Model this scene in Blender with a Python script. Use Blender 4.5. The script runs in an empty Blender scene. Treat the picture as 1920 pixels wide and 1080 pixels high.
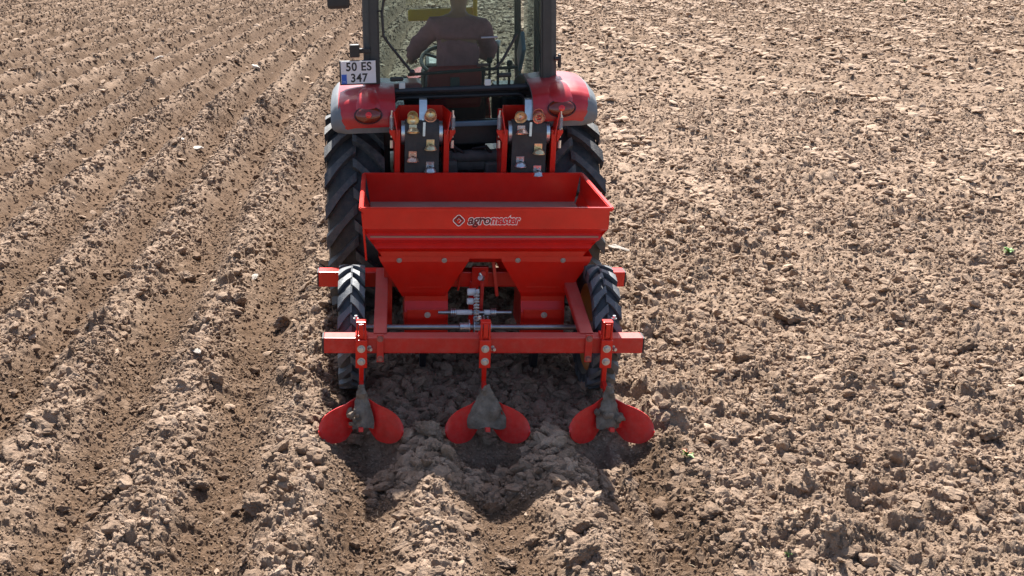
import bpy, bmesh, math, random
import numpy as np
from mathutils import Vector, Matrix, Euler, noise as mnoise
R = math.radians
PI = math.pi
sc = bpy.context.scene
col = sc.collection
random.seed(7)
rng = np.random.default_rng(11)

# ------------------------------------------------------------------ camera, world, sun
PITCH = math.atan(690/2000)
CAM = Vector((-.63, -5.235, 2.70))
cd = bpy.data.cameras.new('camera'); cam = bpy.data.objects.new('camera', cd); col.objects.link(cam)
cd.sensor_width = 36; cd.lens = 36*2000/1920; cd.shift_x = (960-700)/1920
cd.clip_start = .05; cd.clip_end = 2000
cam.location = CAM; cam.rotation_euler = (PI/2-PITCH, 0, 0)
sc.camera = cam

SUN_EL, SUN_AZ = R(54), R(0)          # azimuth measured from +Y towards +X
w = bpy.data.worlds.new('World'); sc.world = w; w.use_nodes = True
nt = w.node_tree; bg = nt.nodes['Background']
sky = nt.nodes.new('ShaderNodeTexSky'); sky.sky_type = 'NISHITA'; sky.sun_disc = False
sky.sun_elevation = SUN_EL; sky.sun_rotation = SUN_AZ; sky.air_density = 1.0; sky.dust_density = 2.0
nt.links.new(sky.outputs[0], bg.inputs[0]); bg.inputs[1].default_value = .075
ld = bpy.data.lights.new('sun', 'SUN'); ld.energy = 5.0; ld.angle = R(.5); ld.color = (1, .965, .90)
sun = bpy.data.objects.new('sun', ld); col.objects.link(sun)
sd = Vector((math.sin(SUN_AZ)*math.cos(SUN_EL), math.cos(SUN_AZ)*math.cos(SUN_EL), math.sin(SUN_EL)))
sun.rotation_euler = sd.to_track_quat('Z', 'Y').to_euler(); sun.location = (0, 8, 12)
sc.view_settings.view_transform = 'Standard'; sc.view_settings.look = 'None'
sc.view_settings.gamma = 1; sc.view_settings.exposure = 1.4

# ------------------------------------------------------------------ materials
def newmat(name):
    m = bpy.data.materials.new(name); m.use_nodes = True
    return m, m.node_tree, m.node_tree.nodes['Principled BSDF']
def N(nt, t, **kw):
    n = nt.nodes.new(t)
    for k, v in kw.items(): setattr(n, k, v)
    return n
def noise_tex(nt, scale, detail=4, rough=.6, coord='Object'):
    tc = N(nt, 'ShaderNodeTexCoord'); n = N(nt, 'ShaderNodeTexNoise')
    n.inputs['Scale'].default_value = scale; n.inputs['Detail'].default_value = detail; n.inputs['Roughness'].default_value = rough
    nt.links.new(tc.outputs[coord], n.inputs['Vector']); return n
def ramp(nt, src, stops):
    r = N(nt, 'ShaderNodeValToRGB'); e = r.color_ramp.elements
    while len(e) < len(stops): e.new(.5)
    for i, (p, c) in enumerate(stops):
        e[i].position = p; e[i].color = (*c, 1) if len(c) == 3 else c
    nt.links.new(src, r.inputs[0]); return r
def mix(nt, f, a, b, mode='MIX'):
    m = N(nt, 'ShaderNodeMix', data_type='RGBA', blend_type=mode)
    for s, v in ((m.inputs[0], f), (m.inputs[6], a), (m.inputs[7], b)):
        if hasattr(v, 'links') or isinstance(v, bpy.types.NodeSocket): nt.links.new(v, s)
        else: s.default_value = v if isinstance(v, (int, float)) else (*v, 1)
    return m.outputs[2]
def mathn(nt, op, a, b=0.):
    m = N(nt, 'ShaderNodeMath', operation=op)
    for s, v in ((m.inputs[0], a), (m.inputs[1], b)):
        if isinstance(v, bpy.types.NodeSocket): nt.links.new(v, s)
        else: s.default_value = v
    return m.outputs[0]

def surf(name, base, rough=.5, metal=0., dust=.0, dustcol=(.36, .27, .2), var=.12, vscale=6, coat=0., bump=0., bscale=60, updust=.0, spec=.5):
    m, nt, b = newmat(name)
    n1 = noise_tex(nt, vscale, 5, .65)
    lo = tuple(c*(1-var) for c in base); hi = tuple(min(1, c*(1+var)) for c in base)
    r = ramp(nt, n1.outputs[0], [(.3, lo), (.7, hi)])
    out = r.outputs[0]
    rf = rough
    if dust or updust:
        n2 = noise_tex(nt, vscale*2.7, 8, .75)
        d = ramp(nt, n2.outputs[0], [(.42, (0, 0, 0)), (.72, (1, 1, 1))])
        f = mathn(nt, 'MULTIPLY', d.outputs[0], dust)
        if updust:
            g = N(nt, 'ShaderNodeNewGeometry'); sx = N(nt, 'ShaderNodeSeparateXYZ'); nt.links.new(g.outputs['Normal'], sx.inputs[0])
            up = mathn(nt, 'POWER', mathn(nt, 'MAXIMUM', sx.outputs[2], 0.), 3.)
            up = mathn(nt, 'MULTIPLY', up, updust)
            f = mathn(nt, 'ADD', f, up)
        f2 = N(nt, 'ShaderNodeClamp'); nt.links.new(f, f2.inputs[0])
        out = mix(nt, f2.outputs[0], out, dustcol)
        rr = N(nt, 'ShaderNodeMapRange'); nt.links.new(f2.outputs[0], rr.inputs[0]); rr.inputs[3].default_value = rough; rr.inputs[4].default_value = .9
        nt.links.new(rr.outputs[0], b.inputs['Roughness'])
    else:
        rr = N(nt, 'ShaderNodeMapRange'); nt.links.new(n1.outputs[0], rr.inputs[0]); rr.inputs[3].default_value = max(.03, rough-.08); rr.inputs[4].default_value = min(1, rough+.1)
        nt.links.new(rr.outputs[0], b.inputs['Roughness'])
    nt.links.new(out, b.inputs['Base Color'])
    b.inputs['Metallic'].default_value = metal
    b.inputs['Specular IOR Level'].default_value = spec
    if coat: b.inputs['Coat Weight'].default_value = coat; b.inputs['Coat Roughness'].default_value = .2
    if bump:
        n3 = noise_tex(nt, bscale, 6, .7); bp = N(nt, 'ShaderNodeBump'); bp.inputs['Strength'].default_value = bump; bp.inputs['Distance'].default_value = .01
        nt.links.new(n3.outputs[0], bp.inputs['Height']); nt.links.new(bp.outputs[0], b.inputs['Normal'])
    return m

RED = (.66, .012, .005)
M = {}
M['red'] = surf('red_paint', RED, .28, dust=.05, var=.12, vscale=5, coat=.2, spec=.35, updust=.06, bump=.06, bscale=5, dustcol=(.45, .2, .15))
M['red_dirty'] = surf('dusty_red_paint', (.52, .011, .008), .36, dust=.16, var=.12, vscale=9, coat=.1, spec=.4, updust=.22, dustcol=(.42, .25, .2), bump=.05, bscale=40)
M['red_tractor'] = surf('tractor_red_paint', (.44, .005, .012), .3, dust=.06, var=.1, vscale=7, coat=.25, updust=.10, dustcol=(.5, .34, .30))
M['red_worn'] = surf('scoured_red_paint', (.60, .012, .012), .36, dust=.15, var=.18, vscale=12, dustcol=(.45, .24, .2))
M['tyre'] = surf('tractor_rubber', (.024, .027, .031), .62, dust=.55, var=.3, vscale=7, dustcol=(.11, .10, .09), bump=.25, bscale=90)
M['tyre_lug'] = surf('lug_rubber', (.046, .05, .056), .6, dust=.75, var=.3, vscale=9, dustcol=(.16, .145, .13), bump=.25, bscale=90)
M['small_tyre'] = surf('planter_rubber', (.028, .032, .04), .5, dust=.3, var=.25, vscale=14, dustcol=(.08, .08, .08), bump=.2, bscale=120)
M['black'] = surf('black_plastic', (.018, .018, .021), .45, dust=.25, var=.2, dustcol=(.09, .08, .07))
M['cabgrey'] = surf('grey_cab_metal', (.06, .063, .067), .4, dust=.4, var=.15, dustcol=(.2, .185, .16), coat=.2)
M['charcoal'] = surf('charcoal_frame_paint', (.028, .028, .032), .35, dust=.25, var=.15, dustcol=(.10, .09, .08))
M['trim'] = surf('grey_fender_plastic', (.13, .15, .17), .5, dust=.4, var=.15, dustcol=(.27, .26, .25), updust=.35)
M['dark'] = surf('oily_dark_metal', (.02, .02, .022), .55, dust=.35, var=.4, vscale=10, dustcol=(.06, .05, .045), bump=.2)
M['cast'] = surf('grey_cast_metal', (.06, .06, .062), .6, dust=.5, var=.3, vscale=12, dustcol=(.13, .115, .1), bump=.3)
M['steel'] = surf('zinc_plated_steel', (.62, .64, .65), .28, metal=.9, dust=.15, var=.15, vscale=20, dustcol=(.35, .3, .26))
M['shaft'] = surf('drawn_steel_shaft', (.4, .42, .44), .33, metal=.95, dust=.15, var=.2, vscale=15, dustcol=(.3, .25, .2))
M['bolt'] = surf('bolt_steel', (.55, .53, .5), .4, metal=.7, dust=.3, var=.2, vscale=30, dustcol=(.4, .33, .27))
M['bolt_red'] = surf('painted_bolt', (.33, .1, .08), .45, metal=.2, dust=.4, var=.2, vscale=30, dustcol=(.35, .25, .2))
M['brass'] = surf('yellow_passivated_cup', (.80, .66, .38), .3, metal=.75, var=.25, vscale=14)
M['copper'] = surf('iridescent_cup', (.80, .50, .36), .26, metal=.75, var=.3, vscale=14)
M['belt'] = surf('rubber_belt', (.045, .042, .04), .7, dust=.5, var=.2, vscale=12, dustcol=(.10, .085, .075))
M['plate'] = surf('white_plate', (.72, .72, .76), .4, dust=.15, var=.04, dustcol=(.5, .47, .45))
M['ink'] = surf('plate_ink', (.02, .02, .025), .5, var=.05)
M['blue'] = surf('blue_plate_band', (.02, .10, .5), .4, var=.05)
M['bluetxt'] = surf('pale_blue_lettering', (.35, .5, .8), .4, var=.05)
M['shirt'] = surf('dusky_shirt', (.42, .17, .18), .85, var=.25, vscale=8, bump=.5, bscale=12)
M['trouser'] = surf('dark_trousers', (.03, .035, .05), .85, var=.2, bump=.3, bscale=20)
M['skin'] = surf('skin', (.42, .20, .13), .5, var=.1)
M['hair'] = surf('dark_hair', (.02, .015, .012), .6, var=.3, vscale=60, bump=.6, bscale=120)
M['yellow'] = surf('yellow_reflection_paint', (1., .55, .02), .4, dust=.2, var=.12)
M['seat'] = surf('seat_vinyl', (.35, .015, .02), .5, var=.12, bump=.2)
M['seatblack'] = surf('seat_black_vinyl', (.03, .03, .034), .6, var=.2, bump=.3)
M['small_lug'] = surf('pale_dusty_lug_rubber', (.075, .083, .095), .5, dust=.45, var=.25, vscale=18, dustcol=(.18, .178, .175), bump=.2, bscale=120)  # lugs coloured paler than the tread base so the grooves stand out
M['orange_rim'] = surf('orange_wheel_rim', (.45, .15, .03), .5, dust=.4, var=.2, dustcol=(.25, .16, .1))
M['pale'] = surf('pale_sticker', (1., .86, .83), .5, var=.05)
M['darkred'] = surf('dark_red_lettering', (.14, .006, .01), .5, var=.05)
M['brightred'] = surf('bright_red_lettering', (.72, .0, .01), .4, var=.03)
M['white'] = surf('white_fitting', (.75, .75, .75), .5, dust=.2, var=.06)
M['hose'] = surf('rubber_hose', (.015, .015, .017), .5, var=.2)
M['bluemetal'] = surf('bluish_panel', (.16, .25, .32), .4, var=.15)
M['floor'] = surf('dusty_hopper_floor', (.33, .17, .13), .6, dust=.5, var=.15, dustcol=(.4, .28, .22))
M['mud'] = surf('caked_mud', (.19, .155, .125), .95, var=.4, vscale=18, bump=1., bscale=70, spec=.1)

def lens_mat():
    m, nt, b = newmat('tail_light_lens')
    b.inputs['Roughness'].default_value = .12; b.inputs['Coat Weight'].default_value = .6
    tc = N(nt, 'ShaderNodeTexCoord'); wv = N(nt, 'ShaderNodeTexWave'); wv.inputs['Scale'].default_value = 60
    nt.links.new(tc.outputs['Object'], wv.inputs[0])
    r = ramp(nt, wv.outputs[0], [(.0, (.20, .004, .01)), (1., (.30, .008, .015))]); nt.links.new(r.outputs[0], b.inputs['Base Color'])
    return m
M['lens'] = lens_mat()
M['amber'] = surf('amber_lens', (.17, .020, .006), .15, var=.12, vscale=40, coat=.6)
M['bezel'] = surf('dark_lamp_bezel', (.05, .006, .01), .3, var=.1)
M['redlens'] = surf('red_lens', (.75, .01, .01), .15, var=.1, vscale=60, coat=.6)

def glass_mat(tint, refl):
    m, nt, b = newmat('tinted_glass'); nt.nodes.remove(b)
    out = nt.nodes['Material Output']
    tr = N(nt, 'ShaderNodeBsdfTransparent'); tr.inputs[0].default_value = (*tint, 1)
    gl = N(nt, 'ShaderNodeBsdfGlossy'); gl.inputs['Roughness'].default_value = .015
    n = noise_tex(nt, 2.2, 3); r = ramp(nt, n.outputs[0], [(.35, (.86, .9, .92)), (.75, (1, 1, 1))]); nt.links.new(r.outputs[0], gl.inputs[0])
    fr = N(nt, 'ShaderNodeFresnel'); fr.inputs[0].default_value = 1.5
    f = mathn(nt, 'MULTIPLY', fr.outputs[0], refl)
    mx = N(nt, 'ShaderNodeMixShader'); nt.links.new(f, mx.inputs[0]); nt.links.new(tr.outputs[0], mx.inputs[1]); nt.links.new(gl.outputs[0], mx.inputs[2])
    # a film of dust on the pane
    df = N(nt, 'ShaderNodeBsdfDiffuse'); df.inputs[0].default_value = (.36, .36, .33, 1)
    nd = noise_tex(nt, 5, 6, .7); rd = ramp(nt, nd.outputs[0], [(.3, (.004, .004, .004)), (.8, (.025, .025, .025))])
    mx2 = N(nt, 'ShaderNodeMixShader'); nt.links.new(rd.outputs[0], mx2.inputs[0]); nt.links.new(mx.outputs[0], mx2.inputs[1]); nt.links.new(df.outputs[0], mx2.inputs[2])
    nt.links.new(mx2.outputs[0], out.inputs[0]); return m
M['glass'] = glass_mat((.78, .85, .85), .65)
M['dim_glass'] = glass_mat((.70, .76, .76), .12)

# ------------------------------------------------------------------ soil material
def soil_mat(name, instanced):
    m, nt, b = newmat(name)
    at = N(nt, 'ShaderNodeAttribute', attribute_name='moist_far_shade')
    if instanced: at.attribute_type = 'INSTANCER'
    at2 = N(nt, 'ShaderNodeAttribute', attribute_name='shade')
    if instanced: at2.attribute_type = 'INSTANCER'
    g = N(nt, 'ShaderNodeNewGeometry')
    def nz(scale, det, rg=.6):
        n = N(nt, 'ShaderNodeTexNoise'); n.inputs['Scale'].default_value = scale; n.inputs['Detail'].default_value = det; n.inputs['Roughness'].default_value = rg
        nt.links.new(g.outputs['Position'], n.inputs['Vector']); return n.outputs[0]
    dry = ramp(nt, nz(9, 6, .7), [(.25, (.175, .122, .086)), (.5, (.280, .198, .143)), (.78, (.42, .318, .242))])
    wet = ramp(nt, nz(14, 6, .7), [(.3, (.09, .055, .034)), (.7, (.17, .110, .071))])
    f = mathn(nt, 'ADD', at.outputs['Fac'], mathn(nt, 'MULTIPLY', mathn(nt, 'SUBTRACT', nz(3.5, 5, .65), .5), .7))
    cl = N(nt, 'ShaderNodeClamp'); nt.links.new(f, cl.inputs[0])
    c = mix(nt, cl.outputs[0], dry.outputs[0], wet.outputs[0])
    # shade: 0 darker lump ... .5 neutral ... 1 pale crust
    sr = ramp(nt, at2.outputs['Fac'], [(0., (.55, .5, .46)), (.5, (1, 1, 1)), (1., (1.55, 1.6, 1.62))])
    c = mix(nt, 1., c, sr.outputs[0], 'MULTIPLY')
    grain = ramp(nt, nz(230, 3, .8), [(.3, (.78, .76, .74)), (.7, (1.18, 1.18, 1.18))])
    c = mix(nt, 1., c, grain.outputs[0], 'MULTIPLY')
    nt.links.new(c, b.inputs['Base Color'])
    b.inputs['Roughness'].default_value = .95; b.inputs['Specular IOR Level'].default_value = .12
    bp = N(nt, 'ShaderNodeBump'); bp.inputs['Strength'].default_value = .9; bp.inputs['Distance'].default_value = .006
    nt.links.new(nz(110, 8, .75), bp.inputs['Height'])
    bp3 = N(nt, 'ShaderNodeBump'); bp3.inputs['Strength'].default_value = .6; bp3.inputs['Distance'].default_value = .05
    nt.links.new(nz(13, 5, .75), bp3.inputs['Height']); nt.links.new(bp.outputs[0], bp3.inputs['Normal'])
    bp2 = N(nt, 'ShaderNodeBump'); bp2.inputs['Strength'].default_value = .7; bp2.inputs['Distance'].default_value = .02
    nt.links.new(nz(34, 6, .7), bp2.inputs['Height']); nt.links.new((bp if instanced else bp3).outputs[0], bp2.inputs['Normal'])
    nt.links.new(bp2.outputs[0], b.inputs['Normal'])
    return m
M['soil'] = soil_mat('ploughed_soil', False)
M['clod'] = soil_mat('soil_lump', True)

# ------------------------------------------------------------------ terrain functions
def hsh(ix, iy, seed):
    h = (ix.astype(np.int64)*374761393 + iy.astype(np.int64)*668265263 + seed*1442695041) & 0x7fffffff
    h = ((h ^ (h >> 13))*1274126177) & 0x7fffffff
    h = ((h ^ (h >> 15))*2246822519 % 0x7fffffff) & 0x7fffffff
    h ^= h >> 11
    return (h & 0xffffff)/float(0xffffff)
def vnoise(x, y, seed):
    ix = np.floor(x); iy = np.floor(y); fx = x-ix; fy = y-iy
    fx = fx*fx*fx*(fx*(fx*6-15)+10); fy = fy*fy*fy*(fy*(fy*6-15)+10)
    a = hsh(ix, iy, seed); b = hsh(ix+1, iy, seed); c = hsh(ix, iy+1, seed); d = hsh(ix+1, iy+1, seed)
    return (a+(b-a)*fx)*(1-fy)+(c+(d-c)*fx)*fy
def fbm(x, y, seed, o=4, g=.5):
    s = 0; a = 1; t = 0
    for k in range(o):
        ca, sa = math.cos(k*1.3), math.sin(k*1.3)
        s = s+a*vnoise((x*ca-y*sa)*2**k, (x*sa+y*ca)*2**k, seed+k*17); t += a; a *= g
    return s/t
def lumps(x, y, cell, seed, fill=.7):
    """height of a bed of half-buried lumps about one cell across"""
    wx = x+(vnoise(x/cell*2.3, y/cell*2.3, seed+5)-.5)*cell*.7
    wy = y+(vnoise(x/cell*2.3+31, y/cell*2.3+7, seed+6)-.5)*cell*.7
    ix = np.floor(wx/cell); iy = np.floor(wy/cell); best = np.zeros_like(x)
    for dx in (-1, 0, 1):
        for dy in (-1, 0, 1):
            cx = ix+dx; cy = iy+dy
            u = hsh(cx, cy, seed); v = hsh(cx, cy, seed+1); q = hsh(cx, cy, seed+2); t = hsh(cx, cy, seed+3)
            r = cell*(.25+.5*q*q)*(t < fill)
            sx = (wx-(cx+.5+(u-.5)*.8)*cell); sy = (wy-(cy+.5+(v-.5)*.8)*cell)
            an = u*6.28; a = sx*np.cos(an)+sy*np.sin(an); b = -sx*np.sin(an)+sy*np.cos(an)
            d2 = a*a*1.5+b*b*.8
            h = np.sqrt(np.maximum(r*r-d2, 0))*(.55+.5*v)+(a*.25+b*.1)*(d2 < r*r)
            best = np.maximum(best, h)
    return best
def sst(a, b, x):
    t = np.clip((x-a)/(b-a), 0, 1); return t*t*(3-2*t)
def bend(y):
    q = np.maximum(y-1.5, 0); return .0021*q*q
def rows(x, y):
    """row relief; returns height, ridge phase (1 crest .. 0 furrow), worked mask, old rows mask"""
    wob = (fbm(x*.9, y*.6, 91, 2)-.5)*.10*(1-.6*sst(3, 12, y))
    xs = x-bend(np.minimum(y, 45.))+wob
    cyc = .5+.5*np.cos(2*PI*(xs+1.04)/.7)
    amp = (.17+.07*sst(3, 10, y))*(.8+.4*vnoise(xs/.7, y*.35, 77))
    hl = (cyc**.85)*amp-.10
    wl = 1-sst(-.78, -.62, xs)
    # flat ploughed ground ahead of and right of the planter
    hf = (fbm(x*1.1, y*1.1, 33, 3)-.5)*.07
    # fresh ridges behind the ridging bodies
    cb = .5+.5*np.cos(2*PI*(x+wob*.5-.335)/.68)
    hb = (cb**.9)*.135-.130
    inside = sst(-.80, -.66, x)*(1-sst(.62, .72, x))
    right = sst(.66, .74, x)
    hr = -.10+.13*sst(.68, 1.02, x+wob)*np.ones_like(x)
    wb = 1-sst(-.05, .22, y)
    near_open = inside*(-.045)*sst(-.05, .3, y)*(1-sst(1.2, 2., y))
    h = hf*(1-wl)+hl*wl+near_open
    h = h*(1-wb*inside)+hb*wb*inside
    rr = right*wb*(1-sst(1.0, 1.12, x))
    h = h*(1-rr)+hr*rr
    ph = cyc*wl+(1-wl)*.62
    ph = ph*(1-wb*inside)+cb*wb*inside
    ph = ph*(1-rr)+sst(.7, 1.05, x)*.6*rr
    work = np.clip(wl+wb*inside+rr+inside*sst(0, .3, y)*(1-sst(1.2, 2., y)), 0, 1)
    return h, ph, work, wl
def pit(x, y):
    g = 0
    for cx in (-.697, -.008, .667): g = g+np.exp(-((x-cx)/.21)**4)*np.exp(-((y+.0)/.15)**4)
    return g
def terrain(x, y, sp=None):
    if sp is None: sp = np.full_like(x, .004)
    h, ph, work, wl = rows(x, y)
    h = h+(fbm(x*2.7, y*2.7, 5, 3)-.5)*.05
    pt = pit(x, y); h = h-pt*(.038+.6*np.maximum(h+.03, 0))
    rough = .42+.75*ph
    rough = rough*(1-work*.15)*(1-.35*sst(-.72, -.6, x)*(1-sst(.55, .7, x))*(1-sst(-.1, .2, y)))*(1-.35*wl*(1-ph))
    bigarea = fbm(x*.8, y*.8, 41, 2)
    for cell, seed, amp, fill in ((.24, 100, .55, .35), (.13, 200, .8, .55), (.07, 300, .9, .7), (.036, 400, 1., .8), (.019, 500, 1., .85)):
        k = np.clip((cell*.62-sp)/(cell*.25), 0, 1)
        if k.max() <= 0: continue
        idx = k > 0
        l = np.zeros_like(x); l[idx] = lumps(x[idx], y[idx], cell, seed, fill)
        sel = sst(.30, .62, fbm(x/cell*.35, y/cell*.35, seed+60, 2)) if cell > .05 else 1.
        h = h+l*amp*k*(rough if cell > .03 else .8)*sel*(.6+.8*bigarea)*(1-.6*pt)
    k = np.clip((.03-sp)/.015, 0, 1)
    h = h+(fbm(x*28, y*28, 9, 3, .6)-.5)*.022*k
    return h, ph, work, wl
def moist_far_shade_of(x, y, ph, work):
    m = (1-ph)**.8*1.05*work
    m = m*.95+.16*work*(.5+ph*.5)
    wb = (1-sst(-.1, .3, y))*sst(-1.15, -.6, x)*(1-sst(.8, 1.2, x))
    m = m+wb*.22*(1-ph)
    m = m+(fbm(x*1.6, y*1.6, 71, 3)-.5)*.5
    m = m-.55*pit(x, y)-.18*(np.abs(x) < .66)*(y < .1)
    far = sst(5, 22, y); m = m+.42*far*work+.62*far*(1-work)  # distant soil darkened: self-shadowing of clods put into the colour, not dampness
    return np.clip(m, 0, 1)

def streak(x, y):
    """pale crust bands left by the plough on the unplanted right side"""
    xs = x-.035*y+(fbm(x*.5, y*.5, 61, 2)-.5)*.5
    t = .5+.5*np.cos(2*PI*(xs-1.32)/1.1)
    a = t**7
    br = sst(.45, .62, fbm(x*1.3+9, y*.45, 62, 3))
    return 1.3*a*br*sst(.9, 1.4, x)*sst(-.5, 2.5, y)

# ------------------------------------------------------------------ ground sheet: one grid, finer towards the camera
def build_ground():
    D = [4.05]
    while D[-1] < 60: D.append(D[-1]+.0078*(D[-1]/5)**1.15)
    ys = [d-5.235 for d in D]
    step = ys[-1]-ys[-2]
    while ys[-1] < 520: step *= 1.12; ys.append(ys[-1]+step)
    front = []; y = ys[0]; step = .012
    while y > -16: step *= 1.12; y -= step; front.append(y)
    ys = np.array(front[::-1]+ys)
    s = list(np.arange(-.66, .80, .00160))
    a = s[-1]; st = .00155
    right = []
    while a < 6: st *= 1.1; a += st; right.append(a)
    a = s[0]; st = .00155; left = []
    while a > -6: st *= 1.1; a -= st; left.append(a)
    s = np.array(left[::-1]+s+right)
    dist = np.maximum(ys+5.235, 3.95)
    X = CAM.x+s[None, :]*dist[:, None]+0*ys[:, None]; Y = ys[:, None]+0*s[None, :]
    SX = np.gradient(X, axis=1); SY = np.gradient(Y, axis=0)
    SP = np.maximum(SX, SY*.75)
    x = X.ravel(); y = Y.ravel(); sp = SP.ravel()
    h, ph, work, wl = terrain(x, y, sp)
    h = h*np.clip((.7-sp)/.4, 0, 1)
    nr, nc = X.shape
    co = np.stack([x, y, h], 1).astype(np.float32)
    i = np.arange(nr*nc).reshape(nr, nc)
    f = np.stack([i[:-1, :-1], i[:-1, 1:], i[1:, 1:], i[1:, :-1]], -1).reshape(-1, 4)
    me = bpy.data.meshes.new('ground'); me.vertices.add(len(co)); me.vertices.foreach_set('co', co.ravel())
    nf = len(f); me.loops.add(nf*4); me.loops.foreach_set('vertex_index', f.ravel().astype(np.int32))
    me.polygons.add(nf); me.polygons.foreach_set('loop_start', np.arange(0, nf*4, 4, dtype=np.int32))
    me.polygons.foreach_set('use_smooth', np.ones(nf, bool))
    me.update(calc_edges=True)
    a = me.attributes.new('moist_far_shade', 'FLOAT', 'POINT'); a.data.foreach_set('value', moist_far_shade_of(x, y, ph, work).astype(np.float32))
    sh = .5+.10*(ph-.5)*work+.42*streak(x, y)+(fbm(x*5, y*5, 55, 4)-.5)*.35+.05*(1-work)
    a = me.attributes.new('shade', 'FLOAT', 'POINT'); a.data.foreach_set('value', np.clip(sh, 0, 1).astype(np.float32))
    me.materials.append(M['soil'])
    o = bpy.data.objects.new('ground', me); col.objects.link(o); o['kind'] = 'structure'
    print('ground verts', nr*nc)
build_ground()

# ------------------------------------------------------------------ clods
def clod_mesh(name, seed, sub, flat=1., mat='clod', cuts=7, bumpy=.16):
    rr = random.Random(seed)
    bm = bmesh.new(); bmesh.ops.create_icosphere(bm, subdivisions=sub, radius=1)
    planes = []
    for _ in range(cuts):
        d = Vector((rr.gauss(0, 1), rr.gauss(0, 1), rr.gauss(0, 1))).normalized(); planes.append((d, rr.uniform(.48, .82)))
    off = Vector((seed*3.1, seed*1.7, seed*.9))
    sxyz = (rr.uniform(.85, 1.35), rr.uniform(.75, 1.1), rr.uniform(.6, .95)*flat)
    for v in bm.verts:
        p = v.co.copy()
        for d, t in planes:
            e = p.dot(d)-t
            if e > 0: p -= d*e*.96
        n1 = mnoise.noise(p*1.6+off); n2 = mnoise.noise(p*4.3+off); n3 = mnoise.noise(p*9+off); n4 = mnoise.noise(p*19+off)
        p *= 1+.22*n1+bumpy*n2+bumpy*.6*n3+bumpy*.35*n4
        v.co = Vector((p.x*sxyz[0], p.y*sxyz[1], p.z*sxyz[2]))
    for f in bm.faces: f.smooth = sub > 3
    me = bpy.data.meshes.new(name); bm.to_mesh(me); bm.free(); me.materials.append(M[mat])
    if mat == 'soil':
        for n_, v_ in (('moist_far_shade', rr.uniform(0, .45)), ('shade', rr.uniform(.45, .62))):
            a = me.attributes.new(n_, 'FLOAT', 'POINT'); a.data.foreach_set('value', np.full(len(me.vertices), v_, np.float32))
    return me

def scatter(name, label, cat, pts, rad, rot, var, moist_far_shade, shade, meshes):
    """thousands of lumps as one object: a point cloud mesh and a geometry-nodes instancer"""
    me = bpy.data.meshes.new(name); me.vertices.add(len(pts)); me.vertices.foreach_set('co', pts.astype(np.float32).ravel()); me.update()
    a = me.attributes.new('rad', 'FLOAT_VECTOR', 'POINT'); a.data.foreach_set('vector', rad.astype(np.float32).ravel())
    for n, t, arr in (('moist_far_shade', 'FLOAT', moist_far_shade), ('shade', 'FLOAT', shade)):
        a = me.attributes.new(n, t, 'POINT'); a.data.foreach_set('value', arr.astype(np.float32))
    a = me.attributes.new('var', 'INT', 'POINT'); a.data.foreach_set('value', var.astype(np.int32))
    a = me.attributes.new('rot', 'FLOAT_VECTOR', 'POINT'); a.data.foreach_set('vector', rot.astype(np.float32).ravel())
    o = bpy.data.objects.new(name, me); col.objects.link(o); o['kind'] = 'stuff'; o['label'] = label; o['category'] = cat
    g = bpy.data.node_groups.new(name, 'GeometryNodeTree')
    g.interface.new_socket('Geometry', in_out='INPUT', socket_type='NodeSocketGeometry')
    g.interface.new_socket('Geometry', in_out='OUTPUT', socket_type='NodeSocketGeometry')
    gi = g.nodes.new('NodeGroupInput'); go = g.nodes.new('NodeGroupOutput')
    inst = g.nodes.new('GeometryNodeInstanceOnPoints'); g2i = g.nodes.new('GeometryNodeGeometryToInstance')
    for k, m_ in enumerate(meshes[::-1]):
        so = bpy.data.objects.new(name+'_shape', m_)
        oi = g.nodes.new('GeometryNodeObjectInfo'); oi.inputs['Object'].default_value = so
        g.links.new(oi.outputs['Geometry'], g2i.inputs[0])
    g.links.new(gi.outputs[0], inst.inputs['Points']); g.links.new(g2i.outputs[0], inst.inputs['Instance'])
    inst.inputs['Pick Instance'].default_value = True
    def attr(n, t):
        a = g.nodes.new('GeometryNodeInputNamedAttribute'); a.data_type = t; a.inputs[0].default_value = n; return a.outputs[0]
    g.links.new(attr('var', 'INT'), inst.inputs['Instance Index'])
    er = g.nodes.new('FunctionNodeEulerToRotation'); g.links.new(attr('rot', 'FLOAT_VECTOR'), er.inputs[0])
    g.links.new(er.outputs[0], inst.inputs['Rotation'])
    g.links.new(attr('rad', 'FLOAT_VECTOR'), inst.inputs['Scale']); g.links.new(inst.outputs[0], go.inputs[0])
    md = o.modifiers.new('scatter', 'NODES'); md.node_group = g
    return o

def sample_points(n, y0, y1, pw=1.):
    """random points in the fan the camera and a step to its side could see"""
    d0, d1 = y0+5.235, y1+5.235
    u = rng.random(n)
    d = (d0**pw+u*(d1**pw-d0**pw))**(1/pw)
    s = rng.uniform(-.64, .79, n)
    return CAM.x+s*np.maximum(d, 3.9), d-5.235

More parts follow.
